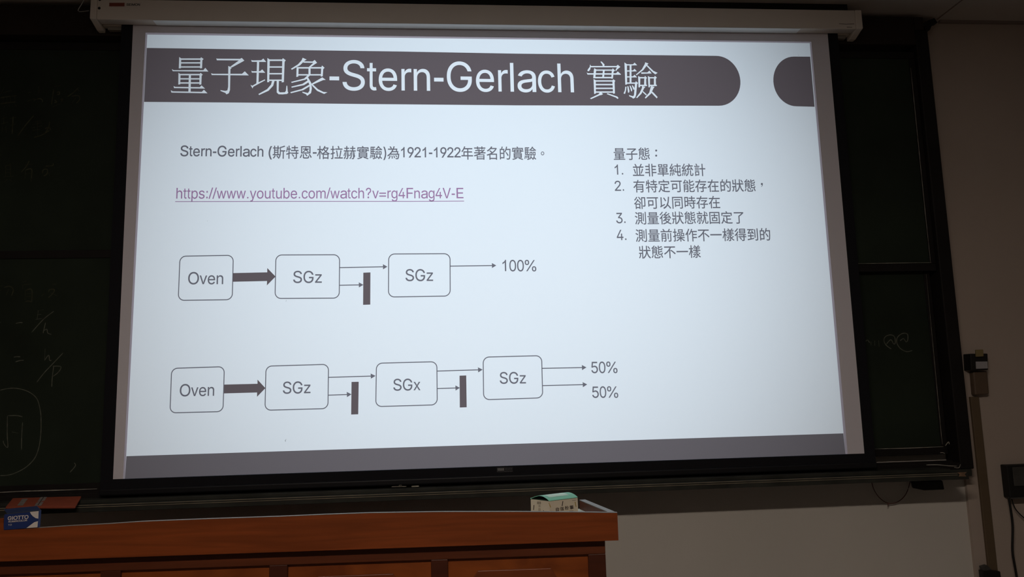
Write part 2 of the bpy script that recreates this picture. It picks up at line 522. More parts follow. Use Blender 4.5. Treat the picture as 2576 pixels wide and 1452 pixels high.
# Latin letter outlines: advance, then closed Bezier loops of (left handle, point, right handle), 1/1000 em
GLYPHS = {
    'S': (667, '395,-19,335,-19,278,-19 228,-10,186,7,144,24 111,49,88,80,64,112 51,149,48,191,82,191 116,191,150,191,153,162 163,139,180,120,197,102 219,88,246,78,273,69 303,65,335,65,370,65 403,70,431,81,459,91 482,107,498,126,515,146 523,169,523,195,523,218 516,237,502,252,488,266 470,279,446,289,423,298 396,307,367,314,336,322 304,331,273,339,208,356 157,380,122,411,87,442 69,482,69,531,69,572 81,608,105,639,128,670 161,694,202,711,242,728 288,737,340,737,392,737 438,728,478,711,517,694 549,670,572,641,595,611 607,577,608,539,576,539 543,539,510,539,506,575 488,604,456,624,424,645 384,655,337,655,303,655 273,650,247,639,222,629 202,615,188,597,174,579 167,558,167,535,167,510 175,490,191,475,208,459 227,447,251,438,274,429 296,422,317,417,344,410 371,403,397,396,420,391 445,383,470,374,496,364 521,352,543,336,566,321 584,302,599,279,613,255 620,227,620,194,620,154 609,117,586,85,564,53 531,28,489,9,446,-10'),
    't': (278, '169,538,246,538,246,514 246,489,246,464,169,464 91,464,14,464,14,489 14,514,14,538,91,538|83,490,83,669,107,669 131,669,155,669,155,492 155,315,155,138,155,114 159,97,166,86,174,75 188,70,207,70,211,70 217,70,224,71,231,73 238,74,244,75,248,50 253,26,257,1,250,-2 241,-4,232,-5,223,-6 213,-7,204,-7,166,-7 136,5,115,29,93,53 83,87,83,131,83,310'),
    'e': (556, '328,-15,291,-15,239,-15 194,-3,157,20,119,43 91,75,70,116,50,157 40,205,40,260,40,314 50,363,70,405,90,446 118,479,154,503,191,526 233,538,282,538,311,538 339,533,367,523,395,514 420,498,443,477,465,455 483,428,496,393,509,359 516,318,516,270,516,258 516,247,516,235,376,235 237,235,97,235,97,259 97,283,97,308,221,308 345,308,469,308,456,299 443,290,429,281,429,316 424,348,412,375,401,402 385,423,363,438,341,454 314,462,282,462,249,462 221,454,198,438,175,422 158,402,146,376,133,351 127,323,127,294,127,278 127,262,127,247,127,207 134,174,148,146,161,119 181,98,205,83,230,69 259,61,292,61,313,61 333,65,350,71,367,77 382,86,395,99,407,111 417,127,423,145,451,138 479,131,507,124,499,97 485,73,465,52,445,31 420,15,391,3,361,-9'),
    'r': (333, '104,0,77,0,77,177 77,354,77,530,103,530 130,530,156,530,156,503 156,476,156,449,158,449 159,449,161,449,170,475 187,497,210,513,234,530 261,538,291,538,298,538 305,538,313,538,321,537 327,537,332,537,332,508 332,479,332,451,330,451 324,452,314,454,304,455 294,455,283,455,259,455 238,450,219,440,200,430 186,415,175,396,164,378 159,356,159,331,159,221 159,110,159,0,131,0'),
    'n': (556, '150,348,150,317,150,212 150,106,150,0,122,0 93,0,65,0,65,177 65,354,65,531,93,531 120,531,148,531,148,488 148,445,148,402,144,402 139,402,135,402,151,451 174,486,204,507,234,528 269,538,310,538,345,538 377,531,404,516,431,501 452,479,468,449,483,419 491,382,491,336,491,224 491,112,491,0,463,0 434,0,406,0,406,110 406,219,406,329,406,371 395,403,373,426,352,449 322,461,285,461,260,461 237,455,216,444,196,433 180,417,168,396,156,374'),
    '-': (333, '207,322,289,322,289,292 289,262,289,232,207,232 126,232,44,232,44,262 44,292,44,322,126,322'),
    'G': (778, '451,-19,390,-19,322,-19 263,-4,211,27,160,58 120,102,91,158,62,215 48,281,48,359,48,436 62,503,91,560,120,616 160,660,211,691,262,722 320,737,385,737,425,737 463,731,498,720,533,708 564,692,592,670,620,648 643,623,661,593,679,564 692,531,698,495,665,495 632,495,599,495,591,519 581,541,568,560,555,579 539,595,521,609,503,622 483,633,460,640,437,647 413,651,385,651,340,651 299,639,262,617,225,594 196,561,175,518,153,474 143,421,143,359,143,296 153,244,175,200,197,157 226,124,264,102,301,79 343,67,390,67,433,67 471,76,504,94,537,112 563,137,581,169,600,202 609,240,609,284,619,282 629,281,639,279,563,279 487,279,411,279,411,306 411,334,411,361,509,361 606,361,704,361,704,334 704,307,704,280,704,220 690,167,663,122,636,78 599,43,552,18,505,-7'),
    'l': (222, '67,0,67,0,67,0 155,0,155,0,155,0 155,718,155,718,155,718 67,718,67,718,67,718'),
    'a': (556, '280,-15,245,-15,206,-15 171,-9,139,4,108,17 82,35,64,60,45,84 36,114,36,149,36,180 43,204,57,224,70,243 89,258,112,269,135,280 161,288,189,293,217,299 246,303,274,306,311,311 341,314,364,316,387,318 404,322,415,328,426,333 431,342,431,355,431,356 431,357,431,358,431,380 427,399,417,415,408,430 393,442,374,450,355,458 331,463,303,463,274,463 249,459,228,451,207,443 190,432,177,420,164,408 154,395,148,382,117,391 85,399,53,407,67,439 88,465,114,484,140,503 169,517,201,525,234,534 267,538,300,538,322,538 346,536,372,531,399,526 424,517,448,504,472,491 491,472,507,448,522,423 530,391,530,351,530,233 530,115,530,-3,498,-3 465,-3,433,-3,433,21 433,46,433,70,431,70 429,70,426,70,419,58 408,45,393,32,378,18 359,7,334,-2,310,-11|237,61,262,61,299,61 329,67,355,80,380,92 399,108,412,128,425,148 431,169,431,191,431,215 431,240,431,264,427,260 419,256,406,253,392,250 377,247,360,244,343,242 326,240,310,238,294,236 280,235,270,233,247,231 224,226,204,220,183,214 166,205,154,193,141,181 135,165,135,145,135,126 141,111,151,99,162,86 177,77,196,71,215,64'),
    'c': (500, '291,-15,265,-15,219,-15 178,-3,142,20,107,43 80,75,60,116,40,158 30,206,30,261,30,316 40,365,60,406,80,448 107,480,142,503,178,526 219,538,265,538,291,538 315,535,337,528,359,521 380,511,398,498,417,485 433,469,446,450,459,431 469,410,475,387,449,379 422,372,395,365,392,379 386,392,378,404,371,415 361,425,351,434,340,443 327,449,313,454,298,459 283,461,265,461,231,461 203,452,181,433,159,415 142,391,131,360,120,330 114,297,114,261,114,225 120,192,131,162,142,132 159,108,181,89,203,71 231,62,265,62,283,62 299,64,313,69,328,74 341,81,352,90,363,98 372,109,380,121,388,134 393,147,397,161,424,155 450,148,477,141,471,116 461,95,448,76,434,57 419,40,400,27,381,13 361,3,338,-4,315,-11'),
    'h': (556, '150,351,150,320,150,213 150,107,150,0,122,0 93,0,65,0,65,239 65,479,65,718,93,718 122,718,150,718,150,614 150,510,150,406,145,406 140,406,135,406,151,455 174,490,204,511,234,532 269,543,310,543,345,543 377,535,404,520,432,505 453,483,468,453,483,423 491,385,491,339,491,226 491,113,491,0,463,0 434,0,406,0,406,111 406,221,406,332,406,374 395,406,373,430,352,453 322,465,285,465,260,465 237,459,216,448,196,437 180,421,168,399,156,377'),
    'O': (778, '457,-19,390,-19,322,-19 262,-4,209,27,157,58 115,101,85,158,54,214 39,281,39,359,39,436 54,503,85,560,115,616 157,660,209,691,262,722 322,737,390,737,457,737 517,722,570,691,622,660 664,616,694,560,724,503 739,436,739,359,739,281 724,214,694,158,664,101 622,58,570,27,517,-4|342,67,390,67,436,67 479,79,517,101,555,123 586,156,608,199,631,243 642,296,642,359,642,422 631,475,608,519,586,562 555,595,517,617,479,639 436,651,390,651,342,651 300,639,262,617,223,595 193,562,170,518,148,475 137,421,137,359,137,296 148,243,170,200,193,156 223,123,262,101,300,79'),
    'v': (500, '235,0,206,0,140,174 74,349,8,523,38,523 69,523,99,523,136,420 173,317,210,214,222,182 231,151,240,120,248,89 256,58,265,29,255,29 246,29,236,29,245,58 253,89,261,120,270,151 279,182,290,214,327,317 364,420,401,523,431,523 462,523,492,523,426,349 360,174,294,0,265,0'),
    'z': (500, '177,0,31,0,31,21 31,42,31,63,135,189 240,315,344,441,344,442 344,444,344,445,243,445 141,445,40,445,40,471 40,497,40,523,180,523 320,523,460,523,460,501 460,478,460,456,358,332 257,207,155,83,155,81 155,79,155,78,260,78 364,78,469,78,469,52 469,26,469,0,323,0'),
    'x': (500, '44,0,11,0,82,100 154,201,225,301,225,279 225,257,225,236,157,332 90,427,22,523,56,523 90,523,124,523,146,489 169,455,191,421,208,396 223,372,236,349,249,327 262,305,276,284,261,284 246,284,231,284,245,305 258,327,269,349,281,372 295,396,313,421,336,455 359,489,382,523,415,523 448,523,481,523,413,426 346,329,278,233,278,253 278,274,278,295,349,197 419,98,490,0,456,0 423,0,389,0,363,39 336,78,309,118,293,142 278,166,266,188,253,209 240,230,227,250,242,250 257,250,272,250,259,230 246,209,235,188,223,166 209,142,192,118,165,78 138,39,111,0,78,0'),
    'p': (556, '86,-207,58,-207,58,39 58,285,58,531,85,531 112,531,139,531,139,502 139,474,139,446,142,446 144,446,147,446,153,456 162,469,173,483,184,498 200,510,220,521,239,532 265,538,298,538,341,538 379,527,412,504,445,482 471,450,489,408,508,367 517,318,517,262,517,205 508,156,489,114,471,72 445,40,412,17,379,-5 341,-17,298,-17,267,-17 241,-11,221,0,201,11 185,24,174,39,163,53 154,66,147,78,145,78 143,78,141,78,141,-17 141,-112,141,-207,113,-207|255,61,286,61,318,61 345,70,366,87,388,105 405,129,416,159,427,190 433,224,433,262,433,300 427,334,416,364,405,394 389,417,367,435,345,452 318,461,286,461,254,461 227,452,206,436,184,419 168,396,156,366,145,337 140,302,140,262,140,223 145,188,157,157,168,127 184,103,206,86,228,69'),
    's': (500, '289,-15,246,-15,208,-15 174,-10,144,1,114,12 90,28,70,50,51,71 38,98,32,129,60,135 89,141,117,147,125,117 139,95,161,81,184,67 211,60,245,60,284,60 314,68,337,84,360,100 372,119,372,141,372,160 365,175,351,188,338,200 317,209,290,215,259,222 229,229,198,236,148,248 110,265,86,290,61,314 48,345,48,382,48,413 57,440,75,463,93,487 117,505,148,518,179,531 214,538,253,538,291,538 324,532,351,521,378,510 400,494,417,474,434,454 446,431,454,405,426,399 399,393,372,387,365,407 353,425,335,441,316,457 290,465,254,465,221,465 193,458,171,443,150,428 139,409,139,387,139,367 146,351,161,339,176,327 199,318,231,311,259,304 287,298,315,291,366,280 403,262,428,238,452,214 464,183,464,147,464,115 455,87,437,63,418,39 393,19,360,6,327,-8'),
    ':': (278, '153,0,139,0,125,0 113,6,102,19,92,31 87,46,87,64,87,82 92,97,102,110,113,122 125,128,139,128,153,128 166,122,176,110,186,97 191,82,191,64,191,46 186,31,176,19,166,6|153,388,139,388,125,388 113,394,102,406,92,419 87,434,87,452,87,470 92,485,102,497,113,510 125,516,139,516,153,516 166,510,176,497,186,485 191,470,191,452,191,434 186,419,176,406,166,394'),
    '/': (278, '268,737,295,737,218,485 140,233,63,-19,36,-19 10,-19,-17,-19,60,233 138,485,215,737,242,737'),
    'w': (722, '194,0,167,0,116,174 65,349,14,523,43,523 71,523,100,523,121,447 141,371,162,295,170,263 179,228,189,188,198,149 208,105,217,57,213,57 208,57,204,57,213,103 222,146,231,186,240,225 249,261,259,295,279,371 299,447,319,523,348,523 377,523,405,523,425,447 445,371,465,295,474,262 483,226,492,187,501,148 510,105,519,57,515,57 510,57,505,57,515,104 524,147,534,186,543,226 552,262,561,295,582,371 602,447,623,523,652,523 680,523,709,523,658,349 607,174,556,0,529,0 502,0,474,0,452,79 431,158,409,237,402,261 396,285,389,310,383,335 377,360,371,386,365,413 359,439,352,466,358,466 365,466,371,466,365,439 359,413,352,387,346,361 340,335,334,310,327,285 321,260,314,237,292,158 270,79,249,0,221,0'),
    '.': (278, '153,0,139,0,125,0 113,5,102,15,92,26 87,38,87,53,87,68 92,80,102,91,113,101 125,106,139,106,153,106 166,101,176,91,186,80 191,68,191,53,191,38 186,26,176,15,166,5'),
    'y': (500, '56,-207,52,-205,58,-180 64,-155,70,-131,75,-131 79,-132,84,-133,100,-137 114,-137,128,-135,141,-133 153,-126,163,-114,174,-102 183,-84,191,-60,196,-44 202,-28,207,-12,142,166 76,345,11,523,41,523 71,523,101,523,138,418 174,313,211,208,222,175 232,143,240,112,248,80 256,49,265,19,255,19 245,19,235,19,244,49 253,80,261,112,269,144 279,176,290,208,326,313 363,418,400,523,429,523 459,523,489,523,414,318 338,113,263,-92,253,-119 240,-142,226,-161,211,-179 195,-192,176,-201,157,-210 135,-214,111,-214,97,-214 85,-213,75,-211,64,-209'),
    'o': (556, '326,-14,278,-14,229,-14 187,-2,151,21,114,44 86,76,66,117,45,158 35,206,35,261,35,317 45,365,66,407,86,448 114,480,151,503,187,526 229,538,278,538,326,538 369,526,405,503,442,480 470,448,491,407,511,365 521,317,521,261,521,206 511,158,491,117,470,76 442,44,405,21,369,-2|242,63,278,63,313,63 343,72,366,90,389,108 406,133,417,163,429,193 434,226,434,261,434,297 429,330,417,360,406,391 389,415,366,434,343,452 313,461,278,461,242,461 213,452,190,434,168,415 150,391,139,361,128,330 122,297,122,261,122,226 128,193,139,163,150,133 168,108,190,90,213,72'),
    'u': (556, '286,-15,247,-15,212,-15 181,-8,154,7,127,22 106,44,91,74,76,104 68,142,68,187,68,299 68,411,68,523,96,523 124,523,152,523,152,413 152,304,152,194,152,152 163,120,185,97,206,74 235,62,272,62,297,62 320,68,340,79,360,90 375,106,387,128,399,149 405,175,405,206,405,311 405,417,405,523,433,523 461,523,489,523,489,346 489,169,489,-8,462,-8 435,-8,407,-8,407,35 407,78,407,121,412,121 416,121,420,121,404,71 381,36,351,16,321,-5'),
    'b': (556, '341,-15,298,-15,267,-15 241,-9,221,2,201,13 185,26,174,41,163,56 154,69,147,80,144,80 142,80,139,80,139,52 139,24,139,-3,112,-3 85,-3,58,-3,58,237 58,478,58,718,86,718 113,718,141,718,141,628 141,539,141,449,143,449 145,449,147,449,154,460 162,472,173,487,184,501 200,514,220,525,239,536 265,542,298,542,341,542 379,530,412,508,445,485 471,453,489,412,508,370 517,321,517,264,517,208 508,158,489,116,471,75 445,42,412,19,379,-4|255,63,286,63,318,63 345,72,366,90,388,107 405,131,416,162,427,192 433,227,433,265,433,303 427,337,416,367,405,397 389,421,367,438,345,456 318,464,286,464,254,464 227,456,206,439,184,422 168,399,156,369,145,340 140,305,140,265,140,225 145,190,157,160,168,129 184,106,206,89,228,72'),
    'm': (833, '93,0,65,0,65,176 65,352,65,528,93,528 120,528,148,528,148,489 148,450,148,411,146,411 144,411,142,411,149,440 161,463,177,482,192,501 211,515,232,524,253,533 275,538,298,538,337,538 368,526,393,503,417,479 433,448,440,411,436,411 432,411,428,411,434,437 446,459,462,478,479,497 499,512,523,522,547,533 573,538,601,538,632,538 660,531,686,518,711,505 731,485,746,458,761,431 769,397,769,355,769,237 769,118,769,0,741,0 712,0,684,0,684,118 684,236,684,353,684,392 673,419,651,436,630,452 605,460,576,460,552,460 531,455,514,445,497,435 483,422,474,404,464,387 460,367,460,344,460,230 460,115,460,0,431,0 403,0,374,0,374,121 374,241,374,362,374,391 364,415,345,433,325,451 300,460,270,460,249,460 230,456,212,446,193,436 179,422,167,403,156,384 150,360,150,332,150,221 150,111,150,0,122,0'),
    '?': (556, '244,218,217,218,217,222 217,225,217,229,217,271 221,304,229,327,237,350 249,369,264,383,279,396 298,409,318,423,339,437 356,453,369,473,382,493 389,516,389,543,389,565 384,584,374,601,364,617 351,629,334,638,317,647 298,652,277,652,258,652 240,647,223,639,206,631 192,618,182,601,171,584 164,562,163,535,134,535 106,535,77,535,78,576 88,610,106,639,124,667 148,689,177,704,207,719 240,727,277,727,316,727 351,719,380,703,409,687 431,665,448,637,464,608 472,576,472,540,472,502 464,469,448,441,432,414 409,390,379,371,360,358 344,346,332,335,320,323 312,309,306,293,301,277 298,255,298,228,298,225 298,221,298,218,271,218|275,0,259,0,242,0 227,6,216,19,204,31 198,46,198,63,198,81 204,96,216,108,227,121 242,127,259,127,275,127 290,121,302,108,313,96 319,81,319,63,319,46 313,31,302,19,290,6'),
    '=': (584, '208,314,39,314,39,339 39,365,39,390,208,390 376,390,545,390,545,365 545,339,545,314,376,314|208,115,39,115,39,140 39,166,39,191,208,191 376,191,545,191,545,166 545,140,545,115,376,115'),
    'g': (556, '316,-220,274,-220,236,-220 203,-215,175,-205,147,-194 124,-180,105,-163,87,-145 72,-126,62,-105,85,-91 108,-78,131,-64,138,-76 147,-87,159,-100,170,-113 185,-123,203,-132,222,-140 245,-145,274,-145,316,-145 350,-134,376,-113,403,-92 416,-59,416,-15,416,20 416,55,416,90,414,90 411,90,409,90,403,79 394,66,383,52,371,38 356,26,336,16,316,5 290,0,258,0,217,0 180,10,147,31,113,52 87,82,68,121,49,160 40,208,40,264,40,320 49,368,68,409,87,450 113,482,146,504,179,527 217,538,260,538,292,538 318,533,338,522,358,511 373,498,385,483,396,469 405,456,411,445,413,445 416,445,418,445,418,474 418,502,418,531,445,531 472,531,499,531,499,347 499,164,499,-19,499,-66 489,-104,469,-134,449,-164 422,-185,388,-199,354,-213|240,77,272,77,303,77 330,85,351,100,373,115 389,137,401,165,412,193 417,227,417,266,417,305 412,338,401,367,390,396 373,419,352,436,330,452 303,461,272,461,239,461 212,452,191,435,169,417 152,394,141,365,130,336 124,303,124,266,124,228 130,195,141,167,152,139 169,117,191,101,213,85'),
    'F': (611, '121,0,86,0,86,239 86,479,86,718,252,718 417,718,583,718,583,691 583,664,583,638,452,638 321,638,190,638,190,556 190,474,190,393,309,393 427,393,546,393,546,366 546,339,546,312,427,312 309,312,190,312,190,208 190,104,190,0,155,0'),
    'V': (667, '318,0,283,0,195,239 108,479,20,718,52,718 84,718,115,718,166,576 216,433,267,291,275,267 286,235,299,194,312,153 327,103,345,43,339,43 333,43,326,43,344,104 359,155,372,195,385,235 395,267,403,291,453,433 502,576,551,718,583,718 615,718,647,718,560,479 474,239,387,0,353,0'),
    'E': (667, '263,0,86,0,86,239 86,479,86,718,261,718 436,718,611,718,611,691 611,664,611,638,472,638 333,638,195,638,195,559 195,481,195,403,324,403 453,403,583,403,583,377 583,350,583,323,453,323 324,323,195,323,195,242 195,161,195,80,335,80 476,80,616,80,616,54 616,27,616,0,439,0'),
    '1': (556, '359,0,359,0,359,0 359,703,359,703,359,703 303,703,303,703,303,703 280,662,280,662,280,662 252,625,252,625,252,625 215,590,215,590,215,590 165,555,165,555,165,555 101,525,101,525,101,525 101,440,101,440,101,440 150,462,150,462,150,462 195,487,195,487,195,487 240,517,240,517,240,517 271,545,271,545,271,545 271,0,271,0,271,0'),
    '2': (556, '186,0,26,0,26,22 26,43,26,65,110,147 194,230,278,312,306,340 330,364,349,385,367,406 381,426,391,445,400,464 405,485,405,507,405,531 399,553,386,571,374,589 357,603,335,612,314,622 289,627,262,627,233,627 208,621,186,610,165,599 148,584,137,564,125,544 119,520,119,493,89,493 59,493,29,493,29,535 39,572,59,603,79,635 107,659,143,677,179,694 219,703,264,703,309,703 349,694,384,677,419,660 446,637,465,607,485,578 495,545,495,508,495,482 490,457,480,433,470,409 453,382,428,353,404,323 370,287,326,245,270,191 214,137,157,82,157,81 157,79,157,77,274,77 390,77,507,77,507,52 507,26,507,0,347,0'),
    '9': (556, '233,703,278,703,324,703 364,693,400,673,435,653 463,625,484,589,504,553 514,513,514,467,514,433 506,397,490,359,475,321 447,273,407,217,352,138 296,60,241,-19,207,-19 173,-19,139,-19,222,97 304,212,387,328,390,328 393,328,396,328,389,314 379,302,367,291,354,279 339,270,322,264,305,257 286,254,266,254,221,254 182,263,149,281,115,299 89,325,70,358,51,391 42,429,42,473,42,518 52,558,73,592,93,626 121,654,157,673,192,693|307,626,278,626,250,626 225,619,202,606,180,592 163,574,150,551,138,528 132,502,132,473,132,444 138,418,150,395,163,372 180,354,202,341,225,328 250,322,278,322,306,322 332,328,354,341,376,354 393,371,406,394,419,417 425,443,425,472,425,502 419,528,406,551,393,574 376,592,354,606,332,619'),
    '0': (556, '329,-19,278,-19,227,-19 184,-5,148,24,112,52 84,93,65,147,46,201 37,266,37,342,37,417 47,482,66,536,85,590 112,631,148,660,184,689 228,703,278,703,329,703 372,689,408,660,444,631 471,590,490,536,509,482 519,417,519,342,519,266 510,201,491,147,472,93 444,52,409,24,373,-5|244,59,278,59,312,59 340,70,364,92,387,115 405,147,418,189,430,231 436,282,436,342,436,402 430,453,418,495,405,537 387,569,364,592,340,614 312,626,278,626,244,626 216,614,192,592,169,569 151,537,139,495,126,453 120,402,120,342,120,282 126,231,139,189,151,147 169,115,192,92,216,70'),
    '5': (556, '315,-19,267,-19,223,-19 184,-11,149,6,114,22 86,44,66,73,45,101 34,133,32,169,62,169 93,169,123,169,125,148 133,129,146,112,159,96 176,83,197,73,218,63 242,59,267,59,297,59 324,65,347,79,371,92 389,110,402,133,415,157 422,183,422,213,422,243 415,270,401,294,388,317 369,336,345,350,321,363 293,370,262,370,237,370 213,366,189,358,165,351 146,340,131,327,102,331 72,334,43,337,57,454 71,571,85,688,216,688 347,688,478,688,478,662 478,636,478,610,374,610 269,610,164,610,156,541 148,473,140,404,141,404 142,404,143,404,160,417 180,428,203,436,227,444 252,448,279,448,313,448 344,442,373,430,401,419 426,403,447,382,468,360 485,336,496,307,508,279 514,248,514,214,514,169 503,129,482,94,461,59 431,31,394,11,357,-9'),
    '3': (556, '325,-19,277,-19,234,-19 194,-11,158,4,122,20 93,42,71,71,49,100 37,135,34,175,65,175 95,175,126,175,128,151 136,130,150,112,164,95 182,82,204,74,226,65 251,60,278,60,307,60 334,65,357,76,381,86 399,101,413,121,426,140 433,165,433,193,433,219 427,243,414,265,402,287 383,305,357,318,330,331 296,337,254,337,233,337 213,337,192,337,192,361 192,385,192,409,253,479 314,549,375,618,375,620 375,622,375,624,273,624 172,624,70,624,70,650 70,677,70,703,211,703 352,703,493,703,493,681 493,658,493,636,418,550 343,465,268,380,268,385 268,390,268,395,321,400 366,394,404,377,442,359 471,334,491,302,512,270 522,233,522,193,522,152 512,115,491,83,470,51 441,26,404,8,368,-10'),
    '4': (556, '191,146,25,146,25,170 25,195,25,219,117,380 209,542,301,703,330,703 358,703,386,703,297,545 207,387,117,229,117,228 117,226,117,225,252,225 388,225,523,225,523,198 523,172,523,146,357,146|375,0,348,0,348,56 348,112,348,167,348,179 348,190,348,202,348,281 348,360,348,439,375,439 402,439,429,439,429,293 429,146,429,0,402,0'),
    '%': (889, '228,382,194,382,161,382 133,388,110,401,86,415 69,432,57,454,45,475 39,499,39,526,39,537 39,548,39,560,39,586 45,609,57,631,69,653 87,670,110,683,133,696 161,703,194,703,228,703 256,696,279,683,302,670 319,653,331,631,343,609 348,586,348,560,348,548 348,537,348,526,348,499 342,475,331,454,319,432 301,415,278,401,256,388|167,443,194,443,221,443 240,451,251,468,262,484 268,504,268,526,268,537 268,548,268,560,268,581 262,600,251,617,240,634 221,642,194,642,168,642 149,634,137,617,125,600 120,581,120,560,120,548 120,537,120,526,120,504 125,484,137,468,148,451|729,-19,696,-19,663,-19 635,-13,612,0,588,13 571,31,559,53,547,74 541,99,541,125,541,136 541,147,541,158,541,185 547,209,559,230,571,252 589,269,612,283,635,296 663,302,696,302,730,302 758,296,781,283,804,269 821,252,833,230,844,209 850,185,850,158,850,147 850,136,850,125,850,99 844,74,832,53,820,31 803,13,780,0,757,-13|669,42,696,42,723,42 741,50,753,67,764,83 770,103,770,125,770,136 770,147,770,158,770,180 764,200,753,216,742,233 723,241,696,241,670,241 651,233,639,216,627,200 622,180,622,158,622,147 622,136,622,125,622,103 627,83,639,67,650,50|158,-6,128,-6,308,227 487,459,667,692,697,692 726,692,756,692,577,459 397,227,217,-6,188,-6'),
    '(': (333, '68,167,68,241,68,296 74,354,86,414,98,474 114,532,135,588,155,644 179,692,206,733,237,733 268,733,299,733,272,681 248,626,228,569,208,511 193,455,182,399,171,343 166,290,166,241,166,196 171,151,180,105,189,59 204,10,224,-41,243,-92 269,-147,299,-207,268,-207 237,-207,206,-207,160,-134 126,-60,103,16,80,92'),
    ')': (333, '65,-207,34,-207,66,-146 91,-90,111,-38,130,13 144,61,154,107,163,153 167,197,167,241,167,290 162,343,151,399,140,455 125,511,105,569,85,626 62,681,34,733,65,733 96,733,127,733,154,692 178,644,198,588,219,532 235,474,247,414,259,353 265,296,265,241,265,165 253,90,230,14,206,-62 172,-136,127,-207,96,-207'),
    'I': (278, '91,0,91,0,91,0 188,0,188,0,188,0 188,718,188,718,188,718 91,718,91,718,91,718'),
    'T': (611, '95,638,14,638,14,664 14,691,14,718,208,718 403,718,597,718,597,691 597,664,597,638,516,638 435,638,355,638,355,425 355,213,355,0,322,0 290,0,257,0,257,213 257,425,257,638,176,638'),
    'R': (722, '123,0,88,0,88,239 88,479,88,718,183,718 278,718,373,718,436,718 489,709,530,690,572,671 603,645,623,611,644,578 654,540,654,497,654,454 644,416,623,383,603,350 572,325,530,306,488,288 436,279,373,279,298,279 222,279,147,279,147,306 147,333,147,360,221,360 295,360,369,360,412,360 447,366,473,377,500,388 519,403,532,424,544,445 550,469,550,497,550,525 544,550,532,571,519,592 500,609,473,620,446,632 411,638,368,638,310,638 251,638,193,638,193,425 193,213,193,0,158,0|603,0,563,0,496,108 430,216,364,323,403,323 442,323,481,323,549,216 616,108,684,0,644,0'),
    'B': (667, '170,0,74,0,74,239 74,479,74,718,167,718 260,718,354,718,408,718 453,709,489,692,525,675 552,653,570,624,588,595 596,563,596,528,596,497 591,472,579,452,567,432 551,416,532,404,512,392 491,382,468,376,468,374 468,372,468,370,493,368 518,361,542,346,567,332 587,312,603,287,619,261 627,230,627,192,627,156 618,123,600,94,581,65 553,42,514,25,475,8 424,0,362,0,266,0|174,162,174,80,236,80 298,80,359,80,421,80 464,91,491,113,517,134 530,161,530,193,530,217 524,239,510,259,497,280 478,296,453,308,429,320 399,326,365,326,301,326 237,326,174,326,174,244|174,481,174,403,232,403 291,403,349,403,378,403 404,408,426,418,449,428 467,442,481,461,494,479 500,501,500,525,500,557 488,584,464,605,440,627 403,638,352,638,293,638 233,638,174,638,174,559'),
    'C': (722, '417,-19,378,-19,314,-19 256,-4,206,27,156,58 116,101,87,158,58,214 44,281,44,359,44,436 58,503,87,560,116,616 156,660,206,691,256,722 314,737,378,737,416,737 452,732,486,721,519,710 550,694,577,673,604,652 626,626,644,596,662,567 674,533,681,495,649,495 618,495,586,495,580,520 571,543,558,562,545,581 529,597,511,611,492,624 472,634,449,641,426,647 403,651,378,651,332,651 291,639,255,616,219,594 190,561,169,517,148,474 137,421,137,359,137,296 148,243,169,200,190,157 219,124,255,101,292,79 333,67,378,67,403,67 426,71,449,78,472,84 492,94,511,107,529,121 545,137,558,156,571,176 580,198,586,223,618,223 649,223,681,223,675,186 662,152,645,122,627,92 604,67,577,46,550,25 520,9,486,-2,452,-13'),
    'L': (556, '230,0,76,0,76,239 76,479,76,718,109,718 142,718,175,718,175,505 175,293,175,80,296,80 416,80,537,80,537,54 537,27,537,0,383,0'),
    'N': (722, '107,0,76,0,76,239 76,479,76,718,112,718 148,718,184,718,281,565 379,411,476,258,484,246 493,231,504,213,515,194 526,174,539,151,551,128 564,103,576,78,572,77 568,76,563,76,561,102 559,128,557,153,556,178 556,201,555,222,555,243 555,261,555,275,555,423 555,570,555,718,585,718 616,718,646,718,646,479 646,239,646,0,610,0 574,0,538,0,451,137 364,273,277,410,266,428 254,447,242,467,230,487 216,510,200,538,185,565 166,598,143,638,149,639 154,640,159,640,161,605 163,572,164,542,165,511 166,485,167,463,167,441 168,423,168,411,168,274 168,137,168,0,137,0'),
    'P': (667, '119,0,86,0,86,239 86,479,86,718,176,718 266,718,355,718,416,718 465,708,505,688,544,668 573,641,593,606,612,572 622,534,622,491,622,448 612,409,593,375,573,340 544,313,505,293,465,272 416,262,355,262,291,262 226,262,162,262,162,289 162,315,162,342,225,342 288,342,351,342,392,342 425,349,450,361,476,374 494,392,506,414,517,437 523,462,523,491,523,519 517,545,506,567,494,589 475,606,450,619,425,632 392,638,351,638,295,638 240,638,185,638,185,425 185,213,185,0,152,0'),
    'U': (722, '419,-19,362,-19,305,-19 255,-8,213,15,170,37 137,68,114,107,91,146 79,190,79,239,79,399 79,558,79,718,109,718 140,718,170,718,170,561 170,404,170,247,170,212 178,181,194,154,209,127 231,105,260,90,288,74 322,66,362,66,402,66 436,74,464,90,492,105 514,127,529,154,545,181 552,212,552,247,552,404 552,561,552,718,583,718 613,718,644,718,644,558 644,399,644,239,644,190 632,146,609,107,586,68 553,37,511,15,468,-8'),
